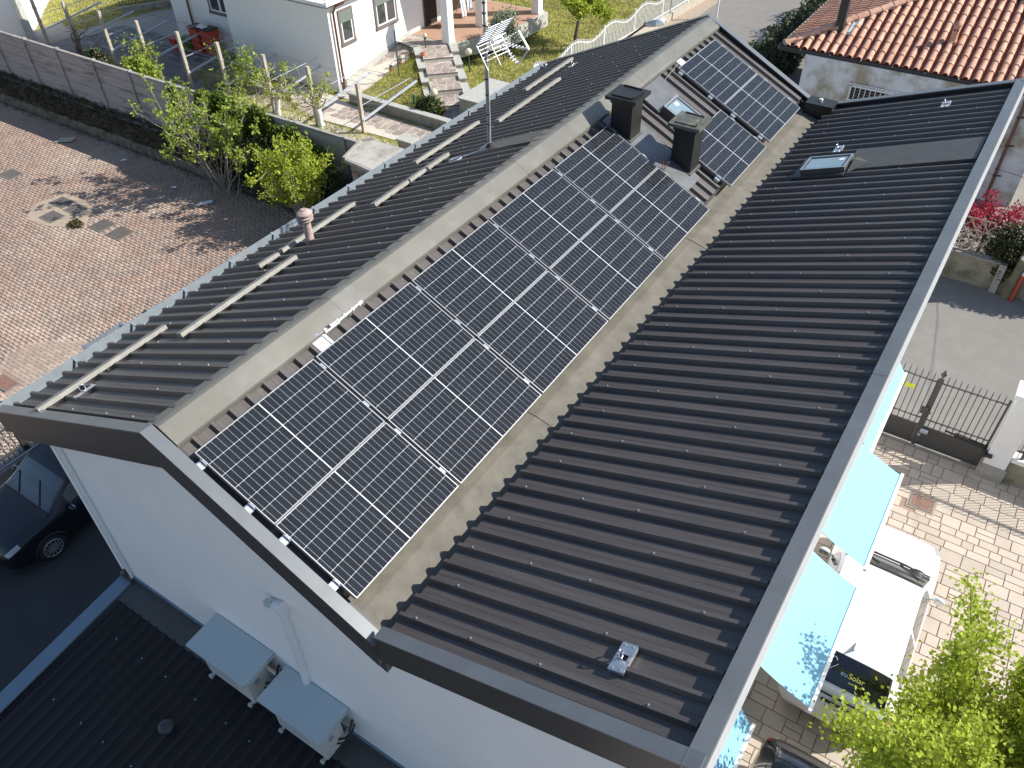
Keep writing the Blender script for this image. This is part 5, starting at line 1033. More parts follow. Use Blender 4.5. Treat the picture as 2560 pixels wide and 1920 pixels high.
# white picket railing following a wavy top
t = thing('white_railing', 'white vertical-bar railing with a wavy top rail between lawn and road', 'railing', (-10.5, 33, 0)); A = Vector((-11.0, 24.0, 0)); B_ = Vector((-9.85, 45, 0)); mb = MB(); mb.slab([A + Vector((-.1, 0, -.1)), A + Vector((.12, 0, -.1)), B_ + Vector((.12, 0, -.1)), B_ + Vector((-.1, 0, -.1))], (0, 0, .45)); part('base_wall', mb, M['post'], t)
barm = MB(); barm.box(-.014, .014, -.014, .014, 0, 1.0); barm = mesh_of('bar', barm, M['fencew']); N = 178; L = (B_ - A).length; wave = lambda s_: 1.02 + .16 * math.cos(2 * math.pi * s_ / 2.9)
for i in range(N):
    s_ = L * i / N; p = A.lerp(B_, i / N); inst('bar', barm, t, Matrix.Translation((p.x, p.y, .35)) @ Matrix.Diagonal((1, 1, wave(s_), 1)))
for k, off_ in enumerate((-.10, None)):
    pts = [A.lerp(B_, i / 220) + Vector((0, 0, .35 + (wave(L * i / 220) - .12 if off_ else .12))) for i in range(221)]; mb = MB(); mb.tube(pts, .02, 6); part('rail', mb, M['fencew'], t)
for i in range(0, 9): p = A.lerp(B_, i / 8); mb = MB(); mb.box(p.x - .03, p.x + .03, p.y - .03, p.y + .03, .3, 1.45); part('post', mb, M['fencew'], t)
# street lamp on an arm, poles
t = thing('street_lamp', 'street lamp with oblong clear head on a rusty arm before the white railing', 'street lamp', (-6.0, 20, 0))
mb = MB(); mb.tube([(-6.0, 20, 0), (-6.0, 20, 4.0)], [.07, .05], 10); part('pole', mb, M['browngutter'], t, 40)
mb = MB(); mb.tube([(-6.0, 20, 3.9), (-5.6, 20, 4.35), (-4.62, 20, 5.18)], .032, 8); part('arm', mb, M['browngutter'], t, 40)
hd = Vector((-4.6, 20, 5.2)); hx = Vector((.66, .02, .20)).normalized(); hy = Vector((0, 1, 0)); hz_ = hx.cross(hy) * -1
if hz_.z < 0: hz_ = -hz_
def ellip(c, ax, ay, az, nu=18, nv=10, zs=(0, 1)):
    mb = MB(); rows = []
    for i in range(nv + 1):
        th_ = math.pi * (zs[0] + (zs[1] - zs[0]) * i / nv); rows.append([c - ax * math.cos(th_) + (ay * math.cos(2 * math.pi * j / nu) + az * math.sin(2 * math.pi * j / nu)) * max(1e-3, math.sin(th_)) for j in range(nu + 1)])
    mb.grid(rows); return mb
part('head_shell', ellip(hd + hx * .32, hx * .36, hy * .13, hz_ * .10), M['lamp'], t, 80); part('diffuser', ellip(hd + hx * .46, hx * .20, hy * .135, hz_ * .11), M['white'], t, 80)
mb = MB(); mb.sphere(hd, .07, 10, 6); part('joint', mb, M['browngutter'], t, 60)
t = thing('white_pole', 'thin white pole standing by the road beyond the ridge end', 'pole', (-8.5, 36.6, 0)); mb = MB(); mb.tube([(-8.5, 36.6, 0), (-8.5, 36.6, 5.5)], .05, 10); part('pole', mb, M['white'], t, 40)
# dark hedge and fence between road and red-roofed house
t = thing('dark_hedge', 'tall dark hedge with slatted fence between the road and the red-roofed house', 'hedge', (-4.2, 33, 0)); P = np.concatenate([blob_leaves((-3.6, y, 1.0), (.8, 1.3, 1.25), 2600, .7) for y in (29, 31, 33, 35.2, 37.4, 39.8)]); leaves('foliage', P, .12, M['leafd'], t, 'stuff')
mb = MB(); mb.beam((-4.45, 25.5, .2), (-4.45, 41, .2), .15, .4); part('base_wall', mb, M['concrete'], t)
for i in range(64): mb = MB(); y = 25.6 + i * .24; mb.box(-4.47, -4.43, y, y + .12, .4, 1.25); part('slat', mb, M['irondk'], t)
# ================================================================ RED-ROOFED HOUSE
rh = thing('red_roofed_house', 'old house with patched render under a hipped terracotta tile roof', 'house', (-1.04, 24.96, 0))
mb = MB(); mb.box(-1.04, 6.33, 24.96, 34.0, -.03, 3.42); part('wall', mb, M['oldwall'], rh)
X0, X1, Y0, ZE = -1.86, 8.34, 25.16, 3.5; TP = math.tan(R(18.5)); HX = (X1 - X0) / 2; ax_, ay_ = X0 + HX, Y0 + HX; Y1 = Y0 + 2 * HX
mb = MB(); mb.add([(X0, Y0, ZE), (X1, Y0, ZE), (X1, Y1, ZE), (X0, Y1, ZE), (ax_, ay_, ZE + HX * TP), (X0, Y0, ZE - .05), (X1, Y0, ZE - .05), (X1, Y1, ZE - .05), (X0, Y1, ZE - .05)], [(0, 1, 4), (1, 2, 4), (2, 3, 4), (3, 0, 4), (5, 6, 1, 0), (6, 7, 2, 1), (7, 8, 3, 2), (8, 5, 0, 3), (8, 7, 6, 5)]); rr = part('roof', mb, M['tiled'], rh)
tm = MB(); rows = []; LT_ = .56
for i in range(3): r_ = .098 - .012 * i / 2; rows.append([(r_ * math.cos(math.pi * j / 8), LT_ * i / 2, r_ * .95 * math.sin(math.pi * j / 8)) for j in range(9)])
tm.grid(rows); rows2 = [[(x * .86, y, z * .86) for x, y, z in rw] for rw in rows]; tm.grid(rows2); tm.grid([rows[0], rows2[0]])
tile_me = mesh_of('roof_tile', tm, M['tile'], 60)
ang = math.atan(TP); cnt = 0; rest = MB()
def tile_at(px_, py_, pz_, rotz, k): return Matrix.Translation((px_, py_, pz_)) @ Euler((0, 0, rotz)).to_matrix().to_4x4() @ Euler((ang - R(1.5), 0, 0)).to_matrix().to_4x4()
rowsN = int(HX / math.cos(ang) / .485)
for side in range(3):
    for j in range(rowsN):
        d = j * .485 * math.cos(ang)
        for i in range(int(2 * HX / .292) + 1):
            u = .12 + i * .292
            if not (d + .10 < u < 2 * HX - d - .10): continue
            z = ZE + .015 + d * TP
            if side == 0: mtx = tile_at(X0 + u, Y0 - .04 + d, z, random.uniform(-.02, .02), 0)
            elif side == 1: mtx = tile_at(X0 + d - .04, Y1 - u, z, R(-90) + random.uniform(-.02, .02), 0)
            else: mtx = tile_at(X1 - d + .04, Y0 + u, z, R(90), 0)
            if side == 0: inst('roof_tile', tile_me, rr, mtx)
            else: rest.add([mtx @ Vector(q) for q in tm.v[:27]], [f for f in tm.f if max(f) < 27])
part('joined_roof_tiles', rest, M['tilej'], rr, 60, 'stuff')
for (a, b) in (((X0, Y0), (ax_, ay_)), ((X1, Y0), (ax_, ay_))):
    A = Vector((a[0], a[1], ZE + .06)); B_ = Vector((b[0], b[1], ZE + HX * TP + .08)); n = int((B_ - A).length / .42); d = (B_ - A).normalized(); q = Matrix((Vector(d.cross(Vector((0, 0, 1)))).normalized().to_4d(), d.to_4d(), Vector((0, 0, 1)).to_4d(), Vector((0, 0, 0, 1)))).transposed()
    R3 = Matrix((d.cross(Vector((0, 0, 1))).normalized(), d, d.cross(Vector((0, 0, 1))).normalized().cross(d))).transposed().to_4x4()
    mb = MB(); mb.tube([A, B_], .10, 8); part('hip_mortar', mb, M['concrete'], rr)
    for i in range(n): inst('hip_tile', tile_me, rr, Matrix.Translation(A + d * (i * .42) + Vector((0, 0, .02 + .004 * (i % 2)))) @ R3 @ Matrix.Diagonal((1.35, .9, 1.3, 1)))
mb = MB(); mb.slab([(X0 - .08, 0, 3.50), (X0 - .08, 0, 3.37), (X0 + .0, 0, 3.37)], (0, 0, 0)) if False else None
mb = MB()
prof = [(0, 0), (0, -.12), (-.14, -.12), (-.15, .01), (-.13, .01), (-.125, -.10), (-.01, -.10), (-.01, 0)]
mb.slab([(X0 - .1, Y0 - .02 + a, ZE + b) for a, b in prof], (X1 - X0 + .2, 0, 0)); gt = part('gutter', mb, M['irondk'], rh)
for i in range(10): mb = MB(); x = X0 + .6 + i * .98; mb.beam((x, Y0 - .17, ZE + .018), (x, Y0 + .0, ZE + .01), .02, .01); part('gutter_clip', mb, M['alu'], gt)
mb = MB(); mb.slab([(X0 - .02 - b, Y0 - .1, ZE + c_) for b, c_ in ((0, 0), (0, -.10), (.12, -.10), (.13, .01), (.11, .01), (.105, -.08), (.01, -.08), (.01, 0))], (0, 10.4, 0)); part('side_gutter', mb, M['concrete'], rh)
mb = MB(); mb.box(X0 + .02, X1 - .02, Y0 + .02, Y0 + .4, 3.42, 3.46); mb.box(X0 + .02, -1.04, Y0 + .4, Y1, 3.42, 3.46); part('soffit', mb, M['dark'], rh)
# grated window
Yw = 24.96; mb = MB(); mb.box(.66, 2.35, Yw - .012, Yw - .004, 1.0, 2.70); wn = part('window', mb, M['black'], rh); 
mb = MB()
for k in range(18): mb.box(.70, 2.31, Yw - .03, Yw - .014, 1.05 + k * .09, 1.10 + k * .09)
part('shutter_slats', mb, M['irongr'], wn); mb = MB()
for k in range(12): x = .62 + k * .16; mb.box(x, x + .022, Yw - .10, Yw - .08, .9, 2.82)
for z in (1.2, 1.75, 2.28, 2.80): mb.box(.55, 2.45, Yw - .08, Yw - .06, z, z + .03)
part('grille', mb, M['fencew'], wn); mb = MB(); mb.box(.6, .66, Yw - .05, Yw - .002, 1.0, 2.76); mb.box(.6, 2.4, Yw - .05, Yw - .002, 2.70, 2.76); part('frame', mb, M['wall'], wn)
# downpipe on the right of the wall
mb = MB(); mb.tube([(5.55, Y0 - .1, 3.4), (5.6, 24.86, 3.2), (5.6, 24.86, .2)], .05, 10); dp = part('downpipe', mb, M['browngutter'], rh, 40)
for z in (.9, 1.9, 2.8): mb = MB(); mb.lathe((5.6, 24.86, z), [(.065, 0), (.065, .04)], 10); mb.beam((5.6, 24.86, z + .02), (5.78, 24.90, z + .02), .03, .03); part('pipe_clip', mb, M['irondk'], dp)
# chimneys of that roof
t = thing('clay_chimney_pot', 'small terracotta chimney with ringed base and pointed cap on the tiles', 'chimney', (2.97, 26.63, 3.9)); mb = MB(); z = 3.93; mb.hexa([(2.84, 26.5, z), (3.10, 26.5, z), (3.10, 26.78, z), (2.84, 26.78, z), (2.86, 26.52, z + .14), (3.08, 26.52, z + .14), (3.08, 26.76, z + .14), (2.86, 26.76, z + .14)]); part('base', mb, M['tilej'], t)
mb = MB(); mb.lathe((2.97, 26.64, z + .12), [(.12, 0), (.105, .05), (.10, .45), (.13, .46), (.13, .49), (.14, .5), (.10, .56), (.03, .62), (.03, .66), (.001, .70)], 16); pt_ = part('pot', mb, M['tilej'], t, 40); mb = MB()
for x in (2.91, 3.01): mb.box(x, x + .045, 26.53, 26.545, z + .44, z + .50)
part('smoke_holes', mb, M['black'], pt_)
t = thing('dark_flue_pipe', 'tall square dark flue with grey flashing on the hip of the tiled roof', 'flue', (-.45, 26.3, 3.8)); mb = MB(); mb.box(-.60, -.34, 26.2, 26.46, 3.75, 5.6); part('stack', mb, M['irondk'], t)
mb = MB(); mb.hexa([(-.72, 26.08, 3.74), (-.22, 26.08, 3.74), (-.22, 26.6, 3.9), (-.72, 26.6, 3.9), (-.64, 26.16, 3.86), (-.30, 26.16, 3.86), (-.30, 26.5, 4.0), (-.64, 26.5, 4.0)]); part('base_collar', mb, M['irongr'], t); mb = MB(); mb.hexa([(-.20, 26.15, 3.80), (.08, 26.15, 3.80), (.12, 26.85, 4.08), (-.16, 26.85, 4.08), (-.18, 26.2, 3.92), (.06, 26.2, 3.90), (.08, 26.8, 4.16), (-.14, 26.8, 4.18)]); part('lead_flashing', mb, M['lidblue'], t)
# cable crossing
t = thing('overhead_cable', 'thin dark cable running to the white wall of the red-roofed house', 'cable', (5.6, 24.8, 1.2)); mb = MB(); mb.tube([(5.5, 24.85, 1.15), (9, 20, 3.0), (13, 14, 5.6)], .008, 4); part('cable', mb, M['irondk'], t)
# ================================================================ STREET SIDE: WALL, TRELLIS, HEDGE, MAPLE
sw_ = thing('mossy_street_wall', 'mossy low concrete wall carrying a wooden trellis beside the lane', 'wall', (6, 19.95, 0)); mb = MB(); mb.slab([(-4.3, 20.0, -.03), (6.8, 19.86, -.03), (6.8, 20.06, -.03), (-4.3, 20.2, -.03)], (0, 0, .84)); part('wall_body', mb, M['mosswall'], sw_)
mb = MB(); mb.box(6.62, 6.8, 19.74, 19.90, -.03, .86); part('buttress', mb, M['concrete'], sw_); mb = MB(); mb.slab([(6.81, 19.86, -.03), (14, 19.4, -.03), (14, 19.6, -.03), (6.81, 20.06, -.03)], (0, 0, .72)); part('wall_body', mb, M['mosswall'], sw_)
mb = MB(); mb.slab([(-4.3, 19.97, .812), (6.8, 19.83, .812), (6.8, 20.09, .812), (-4.3, 20.23, .812)], (0, 0, .035)); part('coping', mb, M['concrete'], sw_)
t = thing('wooden_trellis', 'weathered diamond trellis with a stepped top on the mossy wall', 'trellis', (5.5, 20.0, .85))
def lath(a, b): mb = MB(); mb.beam(a, b, .035, .018, up=(0, 1, 0)); part('lath', mb, M['trellis'], t)
w0, w1, z0_, z1_ = 3.4, 6.15, .87, 1.87; st_ = .30; yt = 19.98
for k in range(-6, 14):
    for s_, yo in ((1, 0), (-1, .02)):
        xa = w0 + k * st_; pts = []
        a = Vector((xa, yt + yo, z0_)); b = Vector((xa + s_ * (z1_ - z0_) * .72, yt + yo, z1_))
        if s_ < 0: a.x += 1.0; b.x += 1.0
        def cut(p, q):
            if max(p.x, q.x) < w0 or min(p.x, q.x) > w1: return None
            if p.x > q.x: p, q = q, p
            if p.x < w0: p = p.lerp(q, (w0 - p.x) / (q.x - p.x))
            if q.x > w1: q = p.lerp(q, (w1 - p.x) / (q.x - p.x))
            return (p, q) if (q - p).length > .12 else None
        c_ = cut(a, b)
        if c_: lath(*c_)
lath(Vector((w0, yt - .02, z1_)), Vector((w1, yt - .02, z1_))); lath(Vector((w0, yt - .02, z0_)), Vector((w1, yt - .02, z0_))); lath(Vector((5.2, yt - .02, 1.55)), Vector((6.2, yt - .02, 1.52)))
random.seed(70); t = thing('ivy_hedge', 'dense dark variegated hedge hanging over the mossy wall', 'hedge', (6.9, 20.1, .8)); P = np.concatenate([blob_leaves((7.0, 20.25, 1.0), (.95, .42, .95), 7000, .5), blob_leaves((8.2, 20.2, 1.0), (1.0, .5, .95), 6000, .5), blob_leaves((6.7, 20.0, .55), (.3, .25, .35), 900, .5)]); leaves('foliage', P, .075, M['leafh'], t, 'stuff', asp=.85)
segs = []; tips = []
for k in range(7): grow((6.4 + k * .35, 20.25, .3), (random.gauss(0, .2), -.1, 1), .8, .03, 1, segs, tips)
branches('stems', segs, M['bark'], t)
P = blob_leaves((7.2, 20.2, 1.72), (1.2, .4, .3), 500, .3); leaves('flowering_tips', P, .06, M['post'], t)
t = thing('red_maple', 'crimson maple with feathery crown behind the trellis and hedge', 'tree', (6.0, 21.6, 0)); segs = []; tips = []; random.seed(71); mb = MB(); mb.tube([(6.0, 21.7, 0), (6.0, 21.65, .8)], [.06, .05], 8); part('trunk', mb, M['bark'], t, 60)
for k in range(8): a = k * .8; grow((6.0, 21.65, .75), (math.cos(a) * 1.0, math.sin(a) * .8, .6), .55, .03, 2, segs, tips, .5, .15, (2, 3), .7, .02, .01)
for k in range(5): a = k * 1.2; grow((7.2, 21.3, .9), (math.cos(a), math.sin(a), .5), .5, .025, 2, segs, tips, .5, .15, (2, 3), .7, .02, .01)
branches('branches', segs, M['barkd'], t); P, D = scatter(tips, 12, .10); leaves('foliage', P, .085, M['leafp'], t, 'stuff', dirs=D, jit=.9, asp=.5)
P = blob_leaves((5.0, 21.0, .9), (1.1, .6, .55), 1500); leaves('low_maple_shoots', P, .07, mat('dark_crimson_leaf', (.10, .015, .02), .6, isl=.5), t)
t = thing('stacked_boards', 'pale yellowish boards stacked beyond the hedge at the right edge', 'boards', (7.2, 24.5, 0))
for k in range(5): mb = MB(); mb.box(6.9, 9.2, 23.6 + k * .24, 23.8 + k * .24, .55 + .05 * k, .68 + .05 * k); part('board', mb, mat('pale_board%d' % k, (.42 + .02 * k, .34, .20), .8, var=.1, scale=8) if k < 1 else M['sandpatch'], t)
t = thing('old_wooden_pole', 'thick mossy pole with a white band rising from the mossy wall', 'pole', (7.12, 19.68, 0)); mb = MB(); mb.tube([(7.08, 19.72, -.05), (7.12, 19.72, 1.25), (7.2, 19.72, 4.0)], [.15, .125, .11], 12); part('pole', mb, M['pole'], t, 60); mb = MB(); mb.tube([(7.13, 19.72, 1.22), (7.135, 19.72, 1.33)], .135, 12); part('band', mb, M['white'], t, 60)
t = thing('red_marker_tube', 'short red plastic tube with a white top leaning by the mossy pole', 'tube', (7.22, 19.55, 0)); mb = MB(); mb.tube([(7.22, 19.55, 0), (7.24, 19.56, .84)], .045, 10); part('tube', mb, M['redp'], t, 60); mb = MB(); mb.tube([(7.24, 19.56, .84), (7.245, 19.56, .90)], .05, 10); part('cap', mb, M['white'], t, 60)
# ================================================================ FORECOURT WITH SLABS, GATE, FENCE
fore = bpy.data.objects.new('forecourt_paving', mesh_of('forecourt_paving', MB().add([(4.5, -8, -.012), (16, -8, -.012), (16, 12.42, -.012), (4.5, 12.62, -.012)], [(0, 1, 2, 3)]), M['joint'])); C.objects.link(fore); tag(fore, kind='structure'); ORI['forecourt_paving'] = Vector((0, 0, 0))
random.seed(80); stones = []; y = 12.50; 
while y > -3:
    h = random.choice((.20, .26, .30, .36)); x = 5.07 + random.uniform(-.3, 0)
    while x < 10.6:
        w_ = random.choice((.22, .30, .36, .42)); 
        if h > .28 and random.random() < .3: stones.append((x, y - h / 2, w_, h / 2)); stones.append((x, y - h, w_, h / 2))
        else: stones.append((x, y - h, w_, h))
        x += w_
    y -= h
gr = (6.62, 10.72, .48, .42)   # grating
stones = [s_ for s_ in stones if not (s_[0] + s_[2] > gr[0] + .1 and s_[0] < gr[0] + gr[2] - .1 and s_[1] + s_[3] > gr[1] + .1 and s_[1] < gr[1] + gr[3] - .1)]
stones.sort(key=lambda s_: abs(s_[0] - 7.5) + abs(s_[1] - 7.0) * .7); restm = MB()
for i, (x, y, w_, h) in enumerate(stones):
    g = .007; z = random.uniform(-.001, .0015); f = lambda m_: m_.hexa([(x + g, y + g, -.03), (x + w_ - g, y + g, -.03), (x + w_ - g, y + h - g, -.03), (x + g, y + h - g, -.03), (x + g * 1.3, y + g * 1.3, z), (x + w_ - g * 1.3, y + g * 1.3, z), (x + w_ - g * 1.3, y + h - g * 1.3, z), (x + g * 1.3, y + h - g * 1.3, z)])
    if i < 300: mb = MB(); f(mb); part('paving_slab', mb, M['slabone'], fore)
    else: f(restm)
part('paving_slabs', restm, M['slab'], fore, kind='stuff')
mb = MB(); mb.box(gr[0] - .04, gr[0] + gr[2] + .04, gr[1] - .04, gr[1] + gr[3] + .04, -.02, .0035); solo('grate_surround', mb, M['sandpatch'], 'pale mortar collar round the rusty square grate', 'paving')
cover(gr[0], gr[0] + gr[2], gr[1], gr[1] + gr[3], .008, 'grid', 'rusty square grate in the sandstone forecourt', M['rust'])
mb = MB(); mb.box(5.1, 7.75, 12.52, 12.70, -.03, .008); struct('gate_threshold', mb, M['concrete'])
gate = thing('iron_gate', 'double dark grey iron gate with twisted rails and spear-tipped bars', 'gate', (6.27, 12.61, 0))
def leaf_(xa, xb, yv, zt0, zt1):
    mb = MB(); mb.beam((xa + .02, yv, .05), (xa + .02, yv, zt0), .045, .045, up=(0, 1, 0)); mb.beam((xb - .02, yv, .05), (xb - .02, yv, zt1), .045, .045, up=(0, 1, 0)); mb.beam((xa + .04, yv, .07), (xb - .04, yv, .07), .04, .05); mb.beam((xa + .04, yv, .60), (xb - .04, yv, .60), .03, .025); fr = part('gate_frame', mb, M['irongr'], gate)
    mb = MB(); mb.box(xa + .045, xb - .045, yv - .004, yv + .004, .09, .585); part('kick_panel', mb, M['irongr'], gate)
    for z in (.80, 1.86):
        mb = MB(); n = 40; pts = []
        for i in range(n + 1): pts.append((xa + .04 + (xb - xa - .08) * i / n, yv + .006 * math.sin(i * 1.6), z + (zt1 - zt0) * .3 * i / n + .006 * math.cos(i * 1.6)))
        mb.tube(pts, .018, 6); part('twisted_rail', mb, M['irongr'], gate)
    n = int((xb - xa) / .118)
    for i in range(1, n):
        x = xa + (xb - xa) * i / n; mb = MB(); mb.tube([(x, yv, .62), (x, yv, 2.02), (x, yv, 2.10)], [.011, .011, .002], 5); part('bar', mb, M['irongr'], gate)
leaf_(5.15, 6.25, 12.60, 1.95, 1.95); leaf_(6.29, 7.62, 12.60, 1.95, 2.0); leaf_(4.2, 5.12, 12.60, 1.9, 1.9)
mb = MB(); mb.box(6.24, 6.32, 12.56, 12.60, .03, 2.0); cp = part('centre_post', mb, M['irongr'], gate); mb = MB(); mb.add([(6.28, 12.58, 2.0), (6.22, 12.58, 2.10), (6.28, 12.55, 2.10), (6.34, 12.58, 2.10), (6.28, 12.61, 2.10), (6.28, 12.58, 2.24)], [(0, 1, 2), (0, 2, 3), (0, 3, 4), (0, 4, 1), (5, 2, 1), (5, 3, 2), (5, 4, 3), (5, 1, 4)]); part('spear_finial', mb, M['irongr'], cp)
mb = MB(); mb.box(6.14, 6.28, 12.47, 12.56, 1.02, 1.16); mb.box(6.28, 6.36, 12.5, 12.53, 1.05, 1.09); part('lock_box', mb, M['irongr'], gate)
mb = MB(); mb.box(6.30, 6.46, 12.46, 12.57, .50, .56); mb.box(6.28, 6.34, 12.44, 12.5, .42, .48); part('latch', mb, M['alu'], gate)
mb = MB(); mb.beam((6.95, 12.53, .72), (7.62, 12.50, .70), .07, .08); mb.beam((6.75, 12.54, .73), (6.96, 12.53, .72), .03, .03); part('gate_motor', mb, M['dark'], gate)
mb = MB(); mb.box(5.66, 5.86, 12.585, 12.59, 1.50, 1.60); ys = part('yellow_sign', mb, M['yellow'], gate)
def text_part(txt, size, M4, m, parent, name='lettering', ext=.0015):
    cu = bpy.data.curves.new('tmp', 'FONT'); cu.body = txt; cu.size = size; cu.extrude = ext; cu.align_x = 'CENTER'; cu.align_y = 'CENTER'
    tmp = bpy.data.objects.new('tmp', cu); C.objects.link(tmp); bpy.context.view_layer.update(); me = bpy.data.meshes.new_from_object(tmp); bpy.data.objects.remove(tmp); me.materials.clear(); me.materials.append(m)
    o = bpy.data.objects.new(name, me); C.objects.link(o); o.parent = parent; o.matrix_local = Matrix.Translation(-O(parent)) @ M4; return o
t = thing('white_gate_pillar', 'tall white gate pillar with a rough concrete foot', 'pillar', (7.85, 12.6, 0)); mb = MB(); mb.box(7.66, 8.10, 12.38, 12.80, .38, 2.28); part('shaft', mb, M['wall2'], t); mb = MB(); mb.box(7.62, 8.14, 12.34, 12.84, -.03, .38); part('foot', mb, M['concrete'], t); mb = MB(); mb.slab([(7.60, 12.32, 2.28), (8.16, 12.32, 2.28), (8.16, 12.86, 2.28), (7.60, 12.86, 2.28)], (0, 0, .10)); part('cap', mb, M['wall2'], t)
mb = MB(); mb.box(7.56, 7.65, 12.36, 12.44, .55, .72); mb.box(7.62, 7.76, 12.3, 12.4, .62, .68); part('motor_bracket', mb, M['dark'], t)
t = thing('front_fence', 'low mossy wall with white coping and iron bars right of the white pillar', 'fence', (9, 12.6, 0)); mb = MB(); mb.box(8.12, 15, 12.45, 12.72, -.03, .62); part('wall_body', mb, M['mosswall'], t); mb = MB(); mb.box(8.12, 15, 12.42, 12.75, .62, .67); part('coping', mb, M['wall2'], t)
mb = MB(); mb.beam((8.14, 12.58, .85), (14, 12.58, .85), .04, .04); mb.beam((8.14, 12.58, 1.85), (14, 12.58, 1.85), .04, .04); part('rail', mb, M['irongr'], t)
for i in range(46): mb = MB(); x = 8.2 + i * .125; mb.tube([(x, 12.58, .67), (x, 12.58, 2.05)], .009, 5); part('bar', mb, M['irongr'], t)
mb = MB(); mb.box(8.26, 8.31, 12.55, 12.61, .6, 2.1); part('post', mb, M['irongr'], t)
# ================================================================ AWNINGS
def awning(y0, y1, xf, zf, label, X=5.06, zw=3.60, sag=.05):
    t = thing('awning', label, 'awning', (X, (y0 + y1) / 2, zw), 'pale blue canvas awnings along the sunny wall'); mb = MB(); rows = []
    for i in range(13):
        s_ = i / 12; rows.append([(X + .06 + (xf - X - .06) * s_, y0 + (y1 - y0) * j / 6, zw + (zf - zw) * s_ - sag * math.sin(math.pi * s_)) for j in range(7)])
    mb.grid(rows); part('canvas', mb, M['awn'], t, 60)
    mb = MB(); mb.beam((xf, y0 - .04, zf), (xf, y1 + .04, zf), .05, .06); part('front_bar', mb, M['white'], t)
    mb = MB(); mb.beam((X + .03, y0 - .04, zw + .02), (X + .03, y1 + .04, zw + .02), .09, .10); part('roller', mb, M['white'], t)
    for y in (y0 + .06, y1 - .06): mb = MB(); mid = Vector(((X + xf) / 2, y + .1, (zw + zf) / 2 - .2)); mb.tube([(X + .03, y, zw - .1), mid, (xf, y, zf - .03)], .016, 6); part('folding_arm', mb, M['white'], t)
awning(3.46, 5.67, 6.22, 3.0, 'open pale blue awning with tree shadow on its canvas, over the white car'); awning(6.10, 8.30, 6.21, 3.0, 'open pale blue awning above the bonnet side of the white car')
awning(.75, 2.95, 5.66, 2.75, 'nearly closed pale blue awning at the close end of the wall'); awning(8.72, 11.25, 5.62, 2.8, 'nearly closed pale blue awning at the end towards the gate')
# windows/doors on that wall
for y0, y1 in ((3.9, 5.2), (6.5, 7.9), (9.2, 10.6), (1.2, 2.5)):
    mb = MB(); mb.box(5.052, 5.075, y0, y1, .05, 2.5); wn = part('door_window', mb, M['glass'], house); mb = MB(); mb.box(5.05, 5.09, y0 - .05, y0, 0, 2.55); mb.box(5.05, 5.09, y1, y1 + .05, 0, 2.55); mb.box(5.05, 5.09, y0, y1, 2.5, 2.55); mb.box(5.05, 5.09, (y0 + y1) / 2 - .03, (y0 + y1) / 2 + .03, .05, 2.5); part('frame', mb, M['winwhite'], wn)
# ================================================================ CARS (local frame: +y is the front)
STN = [(-2.19, .40, .38, .62, (.30, .66), (.2, .67), .68), (-2.16, .66, .30, .80, (.56, .86), (.32, .88), .89), (-2.10, .78, .24, .92, (.67, 1.0), (.42, 1.03), 1.04), (-2.0, .845, .22, .97, (.73, 1.09), (.50, 1.14), 1.16), (-1.78, .88, .2, .98, (.71, 1.29), (.54, 1.36), 1.38), (-1.52, .895, .2, .975, (.68, 1.41), (.55, 1.48), 1.50), (-.8, .90, .2, .96, (.67, 1.46), (.55, 1.525), 1.55), (0, .90, .2, .95, (.66, 1.46), (.55, 1.52), 1.54), (.35, .90, .2, .94, (.67, 1.40), (.56, 1.455), 1.47), (.75, .90, .2, .93, (.74, 1.17), (.58, 1.215), 1.23), (1.10, .90, .2, .92, (.80, .985), (.56, 1.01), 1.02), (1.6, .88, .2, .86, (.76, .90), (.5, .93), .94), (1.98, .83, .22, .75, (.70, .80), (.42, .83), .84), (2.13, .70, .27, .62, (.58, .68), (.32, .71), .72), (2.19, .45, .35, .5, (.35, .55), (.2, .57), .58)]
def cr(a, b, c, d, t): return .5 * ((2 * b) + (-a + c) * t + (2 * a - 5 * b + 4 * c - d) * t * t + (-a + 3 * b - 3 * c + d) * t ** 3)
def prof(S):
    y, w_, zb, zt, p5, p6, z7 = S; return np.array([(0, zb), (.8 * w_, zb), (w_ * .985, zb + .13), (w_, (zb + zt) / 2 + .06), (w_ * .985, zt), p5, p6, (0, z7)])
PR = np.array([prof(S) for S in STN]); YS = np.array([S[0] for S in STN])
def surf(y, v, sx=1, off=0):
    i = int(np.clip(np.searchsorted(YS, y) - 1, 0, len(YS) - 2)); t = (y - YS[i]) / (YS[i + 1] - YS[i]); g = lambda k: PR[int(np.clip(k, 0, len(YS) - 1))]
    P = g(i) * (1 - t) + g(i + 1) * t if abs(y) > 2.05 else cr(g(i - 1), g(i), g(i + 1), g(i + 2), t)
    j = int(min(v, 6.999)); s = v - j; h = lambda k: P[k] if 0 <= k <= 7 else (np.array([-P[1][0], P[1][1]]) if k < 0 else np.array([-P[6][0], P[6][1]]))
    q = cr(h(j - 1), h(j), h(j + 1), h(j + 2), s); return Vector((sx * max(0, q[0]), y, q[1]))
